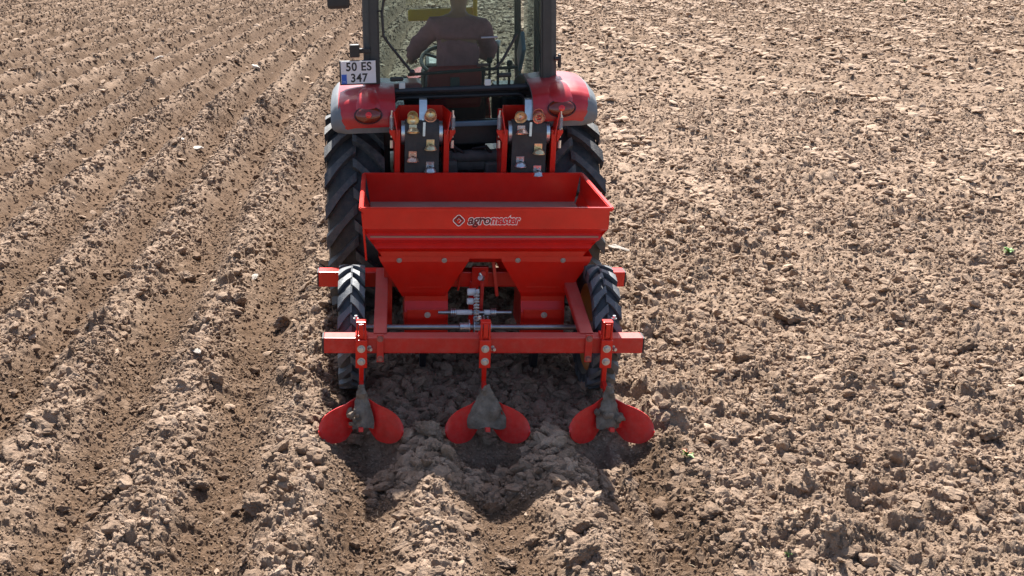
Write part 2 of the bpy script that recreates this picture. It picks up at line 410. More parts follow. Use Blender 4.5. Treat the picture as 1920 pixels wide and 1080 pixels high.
def clods():
    shapes = [clod_mesh('clod_shape', 10+k, 3 if k < 6 else 2, rng.uniform(.75, 1.)) for k in range(12)]
    X = []; Y = []; Rr = []
    for n, y0, y1, rmin, rmax, al in ((95000, -1.6, 1.5, .006, .055, 2.25), (72000, 1.5, 5, .008, .06, 2.25), (95000, 5, 12, .012, .055, 2.7), (175000, 12, 40, .019, .06, 3.0)):
        x, y = sample_points(n, y0, y1, 2.)
        r = rmin*(1-rng.random(n)*(1-(rmin/rmax)**al))**(-1/al)
        X.append(x); Y.append(y); Rr.append(r)
    x = np.concatenate(X); y = np.concatenate(Y); r = np.concatenate(Rr)
    h, ph, work, wl = terrain(x, y)
    p = .25+.9*sst(.25, .85, ph)
    p = p*(.35+1.1*sst(.35, .65, fbm(x*1.9, y*1.9, 88, 3)))
    p = np.where(wl > .5, (.15+1.1*sst(.45, .85, ph))*(.5+.8*sst(.3, .6, fbm(x*1.9, y*1.9, 88, 3))), p+(1-p)*.3*sst(6, 14, y))
    keep = (rng.random(len(x)) < p)
    # lumps heaped up where the openers and bodies work
    n0 = 2800; xa = rng.uniform(-.66, .64, n0); ya = rng.uniform(-.45, 1.1, n0); ra = .017*(1-rng.random(n0)*(1-(.017/.062)**2.))**(-1/2.)
    ha, pa, wa, _ = terrain(xa, ya)
    x = np.concatenate([x, xa]); y = np.concatenate([y, ya]); r = np.concatenate([r, ra]); h = np.concatenate([h, ha]); ph = np.concatenate([ph, pa*.5+.4]); work = np.concatenate([work, wa]); keep = np.concatenate([keep, np.ones(n0, bool)])
    # small crumbs survive in the furrows
    keep |= (r < .012)&(rng.random(len(x)) < .75)
    keep |= (r < .021)&(y > 3)&(rng.random(len(x)) < .28)
    keep &= ~((pit(x, y) > .35)&(r > .014))
    wlk = 1-sst(-1.1, -.6, x)
    x, y, r, h, ph, work, wlk = (a[keep] for a in (x, y, r, h, ph, work, wlk))
    z = h+r*(rng.uniform(-.25, .35, len(r))-.25*sst(4, 12, y))
    n = len(x)
    rot = np.stack([rng.normal(0, .5, n), rng.normal(0, .5, n), rng.uniform(0, 6.28, n)], 1)
    mo = np.clip(moist_far_shade_of(x, y, ph, work)*.8-.12, 0, 1)
    mo = mo*(1-.7*(np.abs(x) < .66)*(y > -.5)*(y < 1.2))
    sh = np.clip(.52+rng.normal(0, .13, n)+.08*(rng.random(n) < .12), 0, 1)
    var = np.where(r > .02, rng.integers(0, 6, n), rng.integers(0, 12, n))
    r = np.stack([r, r, r*(1-.22*(1-wlk)*sst(3, 9, y))], 1)
    scatter('soil_clods', 'countless brown lumps and crumbs of turned soil covering the field', 'soil clods', np.stack([x, y, z], 1), r, rot, var, mo, sh, shapes)
    print('clods', n)
    # pale flat crusts
    fl = [clod_mesh('crust_shape', 60+k, 2, .42, cuts=6, bumpy=.12) for k in range(6)]
    x, y = sample_points(180000, -1.4, 40, 1.8)
    st = streak(x, y)
    side = sst(.8, 1.6, x)
    pr = st*1.4*sst(0, 3, y)+side*.05*sst(-.5, 4, y)+.010
    keep = rng.random(len(x)) < pr
    x, y, st = x[keep], y[keep], st[keep]; n = len(x)
    h, ph, work, wl = terrain(x, y)
    d = y+5.2
    r = rng.uniform(.35, 1., n)**1.6*np.clip(.026+.0030*d, .02, .10)*(1+.25*(st > .3))
    rot = np.stack([rng.normal(-.12, .22, n), rng.normal(0, .22, n), rng.uniform(0, 6.28, n)], 1)
    scatter('soil_crusts', 'pale dry flakes of soil crust lying in streaks over the ploughed ground', 'soil crust', np.stack([x, y, h+r*.25], 1), np.stack([r, r, r], 1), rot,
            rng.integers(0, 6, n), np.zeros(n), np.clip(.80+rng.normal(0, .10, n), 0, 1), fl)
    print('crusts', n)
clods()

def th(x, y):
    a, *_ = terrain(np.array([float(x)]), np.array([float(y)])); return float(a[0])

def solid_soil(name, base, mul=1.):
    m = surf(name, tuple(c*mul for c in base), .95, var=.22, vscale=16, bump=1., bscale=60, spec=.12)
    return m
M['bigclod'] = solid_soil('large_clod_soil', (.32, .25, .195))
M['bigclod_dark'] = solid_soil('large_damp_clod_soil', (.235, .165, .12))
M['stone'] = solid_soil('pale_stone', (.60, .53, .46))

def thing_mesh(name, me, loc, rot, scale, label, cat, group=None):
    o = bpy.data.objects.new(name, me); col.objects.link(o); o.location = loc; o.rotation_euler = rot; o.scale = scale
    o['label'] = label; o['category'] = cat
    if group: o['group'] = group
    return o
BIG = [  # x, y, r, squash, material, label
 (-1.528, -.43, .085, .85, 'bigclod_dark', 'largest dark clod at lower left, cracked and half sunk beside the furrow'),
 (-1.19, -.70, .075, .6, 'bigclod', 'broad pale lump with a smooth face on the ridge left of the planter'),
 (.30, -.90, .085, .8, 'bigclod', 'large crumbly clod on the right fresh ridge behind the planter'),
 (.30, -1.12, .075, .65, 'bigclod', 'flat broad clod below the large crumbly one on the right fresh ridge'),
 (-.029, -.50, .07, .95, 'bigclod', 'rounded clod in the middle furrow at the tip of the shadow'),
 (-.31, .02, .085, 1.0, 'bigclod', 'upright grey clod in shadow between the left and middle ridging bodies'),
 (.17, .32, .075, .6, 'bigclod_dark', 'broad slab of soil in shadow behind the middle shank'),
 (.36, .12, .055, .9, 'bigclod', 'grey lump in shadow between the middle and right ridging bodies'),
 (.42, -.16, .05, .9, 'bigclod', 'pitted lump in shadow just left of the right ridging body'),
 (-.02, -1.0, .06, .7, 'bigclod_dark', 'dark shaggy clod in the middle furrow near the bottom edge'),
 (-.36, -.86, .055, .8, 'bigclod', 'pale lump high on the left fresh ridge'),
 (-2.0, -1.05, .07, .8, 'bigclod', 'pale lump near the bottom left corner on a ridge'),
 (-1.92, -.55, .06, .9, 'bigclod_dark', 'brown clod standing in the furrow at far lower left'),
 (1.63, -.95, .07, .7, 'bigclod', 'angular clod on the right field close to the bottom edge'),
 (1.9, -.2, .06, .7, 'bigclod', 'cracked clod on the flat ground right of the seedling'),
 (2.75, .05, .085, .6, 'bigclod_dark', 'wide dark clod on the lower right field'),
 (2.65, -.75, .07, .9, 'bigclod', 'clod with a shaded face at lower right'),
 (2.35, 1.9, .12, .5, 'bigclod', 'long low hump of earth right of the planter'),
 (1.72, 1.05, .08, .8, 'bigclod', 'split clod right of the rear toolbar end'),
 (3.3, 1.3, .09, .7, 'bigclod', 'grey clod near the right edge of the field'),
 (-1.62, 2.2, .08, .7, 'bigclod', 'clod on the ridge left of the front toolbar'),
 (-1.28, 1.9, .085, .8, 'bigclod_dark', 'dark hollow clod in the furrow left of the front toolbar'),
 (-3.3, 1.75, .08, 1., 'bigclod_dark', 'square dark clod at the left edge of the field'),
 (-2.15, 3.0, .075, .9, 'bigclod', 'clod casting a dark shadow on the third ridge left of the tractor'),
 (-1.0, 1.1, .07, .8, 'bigclod', 'pale clod beside the left end of the rear toolbar'),
]
for k, (x, y, r, sq, mt, lab) in enumerate(BIG):
    me = clod_mesh('large_clod', 300+k*7, 5, 1., 'soil', cuts=9, bumpy=.26)
    thing_mesh('large_clod', me, (x, y, rows(np.array([x]), np.array([y]))[0][0]+r*.45), (random.uniform(-.4, .4), random.uniform(-.4, .4), random.uniform(0, 6)), (r, r*.9, r*max(.8, sq)), lab, 'soil clod', 'large clods of earth lying on the field')
ST = [
 (-2.833, 7.97, .085, 'whitish flat stone on the ridge left of the tractor fender'),
 (-4.9, 16.6, .17, 'whitish stone high in the upper left field'),
 (-2.75, 14.2, .14, 'long white stone on a ridge left of the cab'),
 (-2.99, 7.75, .06, 'small white stone just left of the flat whitish one'),
 (-4.62, 4.9, .08, 'white stone at the left edge below the toolbar furrows'),
 (-5.9, 8.2, .10, 'pale stone on a ridge near the left edge'),
 (-1.75, 1.05, .038, 'small cream stone on the ridge left of the planter'),
 (1.47, 3.5, .09, 'long cream stone beside the right tractor tyre'),
 (-1.58, 2.75, .06, 'cream stone lying flat left of the tractor tyre'),
]
for k, (x, y, r, lab) in enumerate(ST):
    me = clod_mesh('pale_stone', 500+k*5, 3, .5, 'stone', cuts=10, bumpy=.07)
    thing_mesh('pale_stone', me, (x, y, th(x, y)+r*.18), (random.uniform(-.35, 0), random.uniform(-.2, .2), random.uniform(0, 6)), (r, r*.7, r*.8), lab, 'stone', 'pale stones on the field')

# ------------------------------------------------------------------ weeds
def leaf_mat():
    m = surf('seedling_leaf', (.13, .25, .05), .55, var=.35, vscale=30); return m
M['leaf'] = leaf_mat(); M['leafred'] = surf('reddish_leaf', (.38, .12, .05), .55, var=.3, vscale=30)
def weed(name, x, y, s, label, n=12, red=0, seed=1):
    rr = random.Random(seed); e = bpy.data.objects.new(name, None); col.objects.link(e); e.location = (x, y, th(x, y)); e['label'] = label; e['category'] = 'weed'; e['group'] = 'weeds sprouting in the soil'
    st = MB(); st.tube([(0, 0, -.01), (.1*s, 0, .25*s), (0, .05*s, .5*s)], .03*s, 6); st.build('stem', 'leaf', e)
    for mt, cnt, zz in (('leaf', n, .45), ('leafred', red, .7)):
        if not cnt: continue
        L = MB()
        for k in range(cnt):
            a = rr.uniform(0, 6.28); l = s*rr.uniform(.45, .9); wd = l*.2; z0 = s*rr.uniform(.05, zz); el = rr.uniform(.1, 1.)
            d = Vector((math.cos(a)*math.cos(el), math.sin(a)*math.cos(el), math.sin(el))); sd_ = Vector((-math.sin(a), math.cos(a), 0))
            base = Vector((0, 0, z0)); b0 = len(L.v)
            for t, ww, dr in ((0, .15, 0), (.3, .9, .02), (.6, 1., -.02), (.85, .6, -.10), (1, .05, -.18)):
                c = base+d*l*t+Vector((0, 0, dr*l)); L.v += [tuple(c-sd_*wd*ww), tuple(c+Vector((0, 0, -.04*l))), tuple(c+sd_*wd*ww)]
            for i in range(4):
                q = b0+i*3; L.f += [(q, q+3, q+4, q+1), (q+1, q+4, q+5, q+2)]
        L.build('leaf_cluster', mt, e)

# ------------------------------------------------------------------ mesh builder
class MB:
    def __init__(s): s.v = []; s.f = []; s.sm = []
    def add(s, vs, fs, smooth=False):
        b = len(s.v); s.v += [tuple(v) for v in vs]; s.f += [tuple(i+b for i in f) for f in fs]; s.sm += [smooth]*len(fs)
    def box(s, c, d, rot=None, bev=0.):
        bm = bmesh.new(); bmesh.ops.create_cube(bm, size=1)
        for v in bm.verts: v.co = Vector((v.co.x*d[0], v.co.y*d[1], v.co.z*d[2]))
        if bev: bmesh.ops.bevel(bm, geom=list(bm.edges), offset=min(bev, min(d)*.45), segments=2, affect='EDGES', profile=.6)
        mt = Matrix.Translation(Vector(c)) @ (Euler(rot).to_matrix().to_4x4() if rot else Matrix.Identity(4))
        s._bm(bm, mt)
    def _bm(s, bm, mt=None, smooth=False):
        bm.verts.index_update(); vs = [(mt @ v.co if mt else v.co) for v in bm.verts]; fs = [[v.index for v in f.verts] for f in bm.faces]; bm.free(); s.add(vs, fs, smooth)
    def bar(s, p0, p1, wd, dp, bev=.003, up=(0, 0, 1)):
        """rectangular bar from p0 to p1: wd across, dp along the other axis"""
        p0 = Vector(p0); p1 = Vector(p1); z = (p1-p0); L = z.length; z.normalize(); u = Vector(up)
        if abs(z.dot(u)) > .95: u = Vector((0, 1, 0))
        x = u.cross(z).normalized(); y = z.cross(x)
        bm = bmesh.new(); bmesh.ops.create_cube(bm, size=1)
        for v in bm.verts: v.co = Vector((v.co.x*wd, v.co.y*dp, v.co.z*L))
        if bev: bmesh.ops.bevel(bm, geom=list(bm.edges), offset=bev, segments=2, affect='EDGES')
        mt = Matrix.Translation((p0+p1)/2) @ Matrix((x, y, z)).transposed().to_4x4(); s._bm(bm, mt)
    def cyl(s, p0, p1, r, n=20, r2=None, bev=0.):
        p0 = Vector(p0); p1 = Vector(p1); r2 = r if r2 is None else r2
        L = (p1-p0).length
        prof = [(0, 0), (r, 0), (r2, L), (0, L)]
        if bev: prof = [(0, 0), (r-bev, 0), (r, bev), (r2, L-bev), (r2-bev, L), (0, L)]
        s.lathe(prof, p0, p1-p0, n)
    def lathe(s, prof, org, axis, n=32, smooth=True):
        z = Vector(axis).normalized(); u = Vector((1, 0, 0)) if abs(z.x) < .9 else Vector((0, 1, 0))
        x = u.cross(z).normalized(); y = z.cross(x); o = Vector(org); vs = []; fs = []
        for (r, h) in prof:
            for k in range(n):
                a = 2*PI*k/n; vs.append(o+z*h+(x*math.cos(a)+y*math.sin(a))*max(r, 1e-5))
        for i in range(len(prof)-1):
            for k in range(n):
                k2 = (k+1) % n; fs.append((i*n+k, i*n+k2, (i+1)*n+k2, (i+1)*n+k))
        s.add(vs, fs, smooth)
    def tube(s, path, r, n=10, closed=False, smooth=True):
        P = [Vector(p) for p in path]; m = len(P); vs = []; fs = []
        rs = r if isinstance(r, (list, tuple)) else [r]*m
        pu = None
        for i, p in enumerate(P):
            a = P[i-1] if (i > 0 or closed) else p; b = P[(i+1) % m] if (i < m-1 or closed) else p
            t = (b-a).normalized()
            if pu is None: u = Vector((0, 0, 1)) if abs(t.z) < .9 else Vector((1, 0, 0)); x = u.cross(t).normalized()
            else: x = (pu-t*pu.dot(t)).normalized()
            pu = x; y = t.cross(x)
            for k in range(n): q = 2*PI*k/n; vs.append(p+(x*math.cos(q)+y*math.sin(q))*rs[i])
        for i in range(m if closed else m-1):
            j = (i+1) % m
            for k in range(n): k2 = (k+1) % n; fs.append((i*n+k, i*n+k2, j*n+k2, j*n+k))
        if not closed: fs.append(tuple(range(n))[::-1]); fs.append(tuple(range((m-1)*n, m*n)))
        s.add(vs, fs, smooth)
    def prism(s, poly, ax, a, b):
        """polygon in the plane normal to axis ax, from a to b"""
        n = len(poly); vs = []
        for t in (a, b):
            for p in poly:
                q = list(p); q.insert(ax, t); vs.append(q)
        fs = [tuple(range(n))[::-1], tuple(range(n, 2*n))]+[(i, (i+1) % n, n+(i+1) % n, n+i) for i in range(n)]
        s.add(vs, fs)
    def sheet(s, grid, t=.004, smooth=True):
        """grid of points given a real thickness"""
        g = [[Vector(p) for p in r] for r in grid]; a = len(g); b = len(g[0]); vs = []
        nr = []
        for i in range(a):
            for j in range(b):
                du = g[min(i+1, a-1)][j]-g[max(i-1, 0)][j]; dv = g[i][min(j+1, b-1)]-g[i][max(j-1, 0)]
                n = du.cross(dv); n = n.normalized() if n.length > 1e-12 else Vector((0, 1, 0)); nr.append(n)
        for sg in (.5, -.5):
            for i in range(a):
                for j in range(b): vs.append(g[i][j]+nr[i*b+j]*t*sg)
        fs = []; o = a*b
        for i in range(a-1):
            for j in range(b-1):
                q = (i*b+j, i*b+j+1, (i+1)*b+j+1, (i+1)*b+j); fs.append(q[::-1]); fs.append(tuple(x+o for x in q))
        edge = [(i, 0) for i in range(a)]+[(a-1, j) for j in range(1, b)]+[(i, b-1) for i in range(a-2, -1, -1)]+[(0, j) for j in range(b-2, 0, -1)]
        for k in range(len(edge)):
            p = edge[k]; q = edge[(k+1) % len(edge)]; pi = p[0]*b+p[1]; qi = q[0]*b+q[1]; fs.append((pi, qi, qi+o, pi+o))
        s.add(vs, fs, smooth)
    def hexbolt(s, c, axis, r=.014, h=.011):
        z = Vector(axis).normalized(); c = Vector(c)
        s.lathe([(0, 0), (r*1.45, 0), (r*1.45, .003), (0, .003)], c, z, 18, False)
        s.lathe([(0, .003), (r, .003), (r, h*.8), (r*.85, h), (0, h)], c, z, 6, False)
    def build(s, name, mat, parent=None, off=(0, 0, 0), mat2=None, split=None):
        me = bpy.data.meshes.new(name); off = Vector(off)
        me.from_pydata([tuple(Vector(v)-off) for v in s.v], [], s.f); me.update()
        sm = (s.sm+[True]*len(s.f))[:len(s.f)]
        me.polygons.foreach_set('use_smooth', sm)
        bm = bmesh.new(); bm.from_mesh(me); bmesh.ops.recalc_face_normals(bm, faces=bm.faces)
        for e in bm.edges:
            if len(e.link_faces) == 2 and e.calc_face_angle(0) > R(38): e.smooth = False
        bm.to_mesh(me); bm.free()
        me.materials.append(M[mat] if isinstance(mat, str) else mat)
        if mat2:
            me.materials.append(M[mat2])
            for i, p in enumerate(me.polygons): p.material_index = int(i >= split)
        o = bpy.data.objects.new(name, me); col.objects.link(o)
        if parent is not None: o.parent = parent
        return o

class Rig:
    """a thing: an Empty at its base; meshes are drawn in world-upright coordinates and moved to local"""
    def __init__(s, name, loc, label, cat, rot=(0, 0, 0)):
        s.o = bpy.data.objects.new(name, None); col.objects.link(s.o); s.o.location = loc; s.o.rotation_euler = rot; s.loc = Vector(loc)
        s.o['label'] = label; s.o['category'] = cat
    def part(s, mb, name, mat, parent=None):
        return mb.build(name, mat, parent or s.o, s.loc)

def text_mesh(name, body, size, mat, parent, loc, off=0., ext=.0006, shear=0., sx=1., align='CENTER', rot=(PI/2, 0, 0), spacing=1.):
    cu = bpy.data.curves.new(name, 'FONT'); cu.body = body; cu.size = size; cu.offset = off; cu.extrude = ext; cu.shear = shear
    cu.align_x = align; cu.align_y = 'CENTER'; cu.space_character = spacing
    t = bpy.data.objects.new(name, cu); col.objects.link(t)
    bpy.context.view_layer.update()
    me = bpy.data.meshes.new_from_object(t); bpy.data.objects.remove(t)
    me.name = name; me.materials.clear(); me.materials.append(M[mat])
    o = bpy.data.objects.new(name, me); col.objects.link(o); o.parent = parent; o.location = loc; o.rotation_euler = rot; o.scale = (sx, 1, 1)
    return o

def bolts(rig, parent, lst, mat='bolt', name='bolt'):
    for (c, ax, r, h) in lst:
        m = MB(); m.hexbolt(c, ax, r, h); rig.part(m, name, mat, parent)

# ------------------------------------------------------------------ tyres with chevron lugs
def agri_tyre(rig, parent, cx, cy, cz, Rad, wd, rim, nl, lh, lw, sweep, mt, ml, name='tyre'):
    hw = wd/2
    T = MB(); prof = []
    rb = Rad-lh
    sec = [(rim, -hw*.62), (rim+.02, -hw*.80), (rim+(rb-rim)*.35, -hw*.98), (rim+(rb-rim)*.65, -hw*1.0), (rb-.03*Rad/.7, -hw*.92), (rb-.012*Rad/.7, -hw*.78), (rb, -hw*.4), (rb+.002, 0)]
    sec = sec+[(r, -h) for r, h in sec[-2::-1]]
    T.lathe(sec, (cx, cy, cz), (1, 0, 0), 72)
    split = len(T.f); L = T
    def rsurf(x):
        t = abs(x)/hw; return rb-(.10*Rad*.3)*max(0, t-.55)**1.6*2.2
    for side in (-1, 1):
        for k in range(nl):
            ph0 = 2*PI*(k+(.5 if side > 0 else 0))/nl
            ring = []; n = 8
            for i in range(n+1):
                t = i/n; x = side*hw*(-.06+1.08*t)
                ph = ph0-sweep*(t**1.15)
                w_ = lw*(1.15-.25*math.sin(PI*min(t*1.2, 1)))*(1+.35*t)
                hh = lh*(1.0 if t < .9 else .92)
                r0 = rsurf(x)-.015; r1 = (Rad-(.05*Rad*.35)*max(0, abs(x)/hw-.5)**2*3)
                if t < .06: r1 -= lh*.15
                row = []
                for (rr_, dw) in ((r0, -w_*.62), (r1, -w_*.5), (r1, w_*.5), (r0, w_*.62)):
                    a = ph+dw/Rad
                    row.append((cx+x, cy-rr_*math.cos(a), cz+rr_*math.sin(a)))
                ring.append(row)
            # bend down over the shoulder
            last = ring[-1]; x = side*hw*1.005; row = []
            for (rr_, dw) in ((rb-lh*2.2, -lw*.55), (rb-lh*1.7, -lw*.45), (rb-lh*1.7, lw*.45), (rb-lh*2.2, lw*.55)):
                a = ph0-sweep*1.06+dw/Rad; row.append((cx+x, cy-rr_*math.cos(a), cz+rr_*math.sin(a)))
            ring.append(row)
            vs = [p for r_ in ring for p in r_]; fs = []
            m = len(ring)
            for i in range(m-1):
                for j in range(4): j2 = (j+1) % 4; fs.append((i*4+j, i*4+j2, (i+1)*4+j2, (i+1)*4+j))
            fs += [(0, 1, 2, 3), tuple(range((m-1)*4, m*4))[::-1]]
            L.add(vs, fs)
    return T.build(name, mt, parent, rig.loc, ml, split)

# ================================================================== TRACTOR
TX, TY = .02, 2.38
def Lx(x, y, z): return (TX+x, TY+y, z)     # tractor local, upright
trac = Rig('tractor', (TX, TY, 0), 'red tractor seen from behind with a dark glazed cab, pulling the potato planter', 'tractor', rot=(0, R(-2.1), 0))
def build_tractor():
    P = trac.part
    # rear wheels
    for sx in (-1, 1):
        e = MB(); cx = TX+sx*.735; cy = TY; cz = .69
        e.lathe([(.02, -.03), (.12, -.03), (.14, .0), (.26, .03), (.33, -.06), (.345, -.13), (.37, -.14), (.37, .14), (.345, .13), (.33, .05), (.27, .05), (.14, .02), (.02, .02)], (cx, cy, cz), (1, 0, 0), 40)
        wh = P(e, 'rear_wheel', 'cabgrey')
        agri_tyre(trac, wh, cx, cy, cz, .735, .40, .36, 21, .042, .060, .33, 'tyre', 'tyre_lug')
        hub = MB(); hub.cyl((cx-sx*.2, cy, cz), (cx+sx*.02, cy, cz), .10); P(hub, 'hub', 'dark', wh)
    # front wheels
    for sx in (-1, 1):
        e = MB(); cx = TX+sx*.66; cy = TY+2.15; cz = .46
        e.lathe([(.02, -.02), (.2, .02), (.25, -.1), (.27, -.11), (.27, .11), (.25, .1), (.2, .04), (.02, .0)], (cx, cy, cz), (1, 0, 0), 32)
        wh = P(e, 'front_wheel', 'cabgrey')
        agri_tyre(trac, wh, cx, cy, cz, .49, .28, .265, 16, .034, .035, .4, 'tyre', 'tyre_lug')
    # chassis: transmission, axle, engine
    m = MB(); m.box(Lx(0, .35, .72), (.46, 1.3, .5), bev=.04); m.box(Lx(0, -.32, .78), (.36, .25, .42), bev=.03); m.box(Lx(0, 1.8, .8), (.4, 1.5, .45), bev=.03)
    m.cyl(Lx(-.62, 0, .69), Lx(.62, 0, .69), .11, 24); m.box(Lx(0, 2.15, .5), (1.1, .14, .14), bev=.02)
    P(m, 'chassis', 'dark')
    # hood
    m = MB(); sec = []
    for y, hw, top in ((1.25, .37, 1.50), (1.6, .36, 1.49), (2.2, .34, 1.45), (2.6, .31, 1.38), (2.75, .27, 1.28)):
        ring = []
        for k in range(13):
            a = PI*k/12; cxx = math.cos(a); ss = math.sin(a)
            x = hw*math.copysign(abs(cxx)**.45, cxx); z = .85+(top-.85)*abs(ss)**.45
            ring.append(Lx(x, y, z))
        sec.append(ring)
    m.sheet(sec, .01); P(m, 'hood', 'red_tractor')
    m = MB(); m.box(Lx(0, 2.70, 1.05), (.5, .06, .4), bev=.02); P(m, 'grille', 'black')
    # rear linkage
    m = MB()
    m.box(Lx(-.13, -.42, 1.02), (.19, .22, .30), bev=.03); m.cyl(Lx(-.13, -.44, 1.14), Lx(-.13, -.44, 1.22), .062, 20)
    m.box(Lx(.02, -.40, 1.12), (.34, .1, .09), bev=.03); m.cyl(Lx(-.30, -.42, 1.17), Lx(.30, -.42, 1.17), .045, 18)
    m.box(Lx(.2, -.42, .98), (.1, .14, .32), bev=.02)
    P(m, 'hydraulic_lift', 'cast')
    for sx in (-1, 1):
        m = MB(); m.bar(Lx(sx*.27, -.35, 1.2), Lx(sx*.33, -.72, 1.08), .04, .06); m.cyl(Lx(sx*.33, -.72, 1.08), Lx(sx*.36, -.80, .66), .018, 12); P(m, 'lift_arm', 'dark')
        m = MB(); m.bar(Lx(sx*.26, -.2, .5), Lx(sx*.40, -1.12, .58), .03, .07); P(m, 'lower_link', 'dark')
    m = MB(); m.tube([Lx(0, -.45, 1.05), Lx(.02, -.58, .99), Lx(.03, -.72, .93)], .025, 12); P(m, 'top_link', 'dark')
    m = MB()
    for (x0, x1, zz) in ((-.16, -.05, 1.28), (-.2, .02, 1.25), (.1, .22, 1.22)):
        m.tube([Lx(x0-.05, -.35, zz-.1), Lx(x0-.02, -.42, zz), Lx((x0+x1)/2, -.45, zz+.02), Lx(x1, -.44, zz-.06), Lx(x1+.02, -.42, zz-.25)], .014, 8)
    P(m, 'hydraulic_hose', 'hose')
    m = MB(); m.cyl(Lx(.12, -.5, 1.04), Lx(.15, -.53, .99), .018, 10); P(m, 'hydraulic_coupling', 'steel')
    m = MB(); m.tube([Lx(-.26, -.5, 1.1), Lx(-.21, -.52, 1.07), Lx(-.19, -.53, 1.09)], .018, 8); P(m, 'hydraulic_coupling', 'steel')
    # cab lower body and rear wall
    m = MB()
    m.box(Lx(0, .45, 1.02), (1.16, 1.5, .06), bev=.01)                      # floor
    m.box(Lx(0, -.26, 1.31), (1.12, .05, .17), bev=.01)                    # wall under the lower window
    m.box(Lx(-.52, -.255, 1.5), (.14, .05, .3), bev=.01); m.box(Lx(.52, -.255, 1.5), (.14, .05, .3), bev=.01)
    m.box(Lx(-.53, 0, 1.25), (.08, .5, .5), bev=.01); m.box(Lx(.53, 0, 1.25), (.08, .5, .5), bev=.01)
    P(m, 'cab_body', 'charcoal')
    m = MB(); m.box(Lx(0, -.31, 1.375), (.92, .03, .035), bev=.008); P(m, 'sill', 'bluemetal')
    # frame: pillars
    for sx in (-1, 1):
        m = MB(); m.bar(Lx(sx*.615, -.27, 1.50), Lx(sx*.605, -.22, 2.52), .075, .15, .02, up=(0, 1, 0)); pr = P(m, 'rear_pillar', 'cabgrey')
        m = MB(); m.bar(Lx(sx*.580, -.335, 1.46), Lx(sx*.566, -.295, 2.45), .07, .10, .012, up=(0, 1, 0)); P(m, 'pillar_strip', 'charcoal', pr)
        m = MB(); m.bar(Lx(sx*.60, 1.25, 1.0), Lx(sx*.56, 1.1, 2.5), .05, .06, .012, up=(0, 1, 0)); P(m, 'front_pillar', 'charcoal')
        m = MB(); m.bar(Lx(sx*.63, .45, 1.5), Lx(sx*.62, .45, 2.5), .04, .05, .01, up=(0, 1, 0)); m.bar(Lx(sx*.62, -.2, 1.53), Lx(sx*.62, 1.2, 1.35), .04, .05, .01); P(m, 'door_frame', 'charcoal')
        m = MB(); m.box(Lx(sx*.63, .5, 1.95), (.006, 1.35, .95)); P(m, 'side_window', 'glass')
    # roof: rounded tray; unseen rear overhang added to cast the ground shadow
    m = MB(); m.box(Lx(.04, .33, 2.63), (1.30, 1.80, .17), bev=.05); m.box(Lx(.04, -.76, 2.66), (1.28, .42, .07), bev=.02); m.box(Lx(.02, .35, 2.535), (1.2, 1.6, .03), bev=.01); P(m, 'cab_roof_and_shadow_visor', 'cabgrey')
    # rear window frame (rounded rectangle tube) and glass
    def rr_frame(x0, x1, z0, z1, y0, y1, rc, wd, name, mt):
        pts = []
        for (cx, cz, a0) in ((x1-rc, z1-rc, 0), (x0+rc, z1-rc, 90), (x0+rc, z0+rc, 180), (x1-rc, z0+rc, 270)):
            for k in range(6):
                a = R(a0+90*k/5); x = cx+rc*math.cos(a); z = cz+rc*math.sin(a); pts.append(Lx(x, y0+(y1-y0)*(z-z0)/(z1-z0), z))
        m = MB(); m.tube(pts, wd, 8, closed=True); return P(m, name, mt)
    fw = rr_frame(-.565, .56, 1.615, 2.44, -.325, -.285, .05, .022, 'rear_window_frame', 'charcoal')
    m = MB(); m.sheet([[Lx(-.555, -.32, 1.63), Lx(.55, -.32, 1.63)], [Lx(-.555, -.282, 2.43), Lx(.55, -.282, 2.43)]], .006, False); P(m, 'rear_window', 'glass')
    for x in (-.395, .185):
        m = MB(); m.box(Lx(x, -.335, 1.655), (.042, .02, .042), bev=.005); P(m, 'window_hinge', 'white', fw)
    m = MB(); m.tube([Lx(-.545, -.26, 1.58), Lx(.53, -.26, 1.58)], .035, 8); m.box(Lx(0, -.275, 1.585), (1.12, .03, .05), bev=.008); P(m, 'cross_member', 'charcoal')
    rr_frame(-.46, .44, 1.375, 1.565, -.30, -.30, .05, .014, 'lower_window_frame', 'black')
    m = MB(); m.sheet([[Lx(-.45, -.298, 1.38), Lx(.43, -.298, 1.38)], [Lx(-.45, -.298, 1.56), Lx(.43, -.298, 1.56)]], .005, False); P(m, 'lower_window', 'dim_glass')
    # windscreen
    m = MB(); m.sheet([[Lx(-.57, 1.24, 1.15), Lx(.57, 1.24, 1.15)], [Lx(-.54, 1.12, 2.45), Lx(.54, 1.12, 2.45)]], .006, False); P(m, 'windscreen', 'glass')
    # dashboard, steering wheel, levers
    m = MB(); m.box(Lx(0, 1.02, 1.35), (.42, .28, .5), bev=.05); m.box(Lx(0, .93, 1.62), (.36, .16, .1), rot=(R(25), 0, 0), bev=.03); P(m, 'dashboard', 'black')
    m = MB(); c = Vector(Lx(-.02, .72, 1.68)); ax = Vector((0, -.45, .89)).normalized(); u = Vector((1, 0, 0)); v = ax.cross(u)
    m.tube([c+(u*math.cos(2*PI*k/28)+v*math.sin(2*PI*k/28))*.2 for k in range(28)], .015, 8, closed=True)
    for k in range(3): a = 2*PI*k/3+.5; m.tube([c, c+(u*math.cos(a)+v*math.sin(a))*.2], .012, 6)
    m.tube([c, c-ax*.3], .03, 10); P(m, 'steering_wheel', 'black')
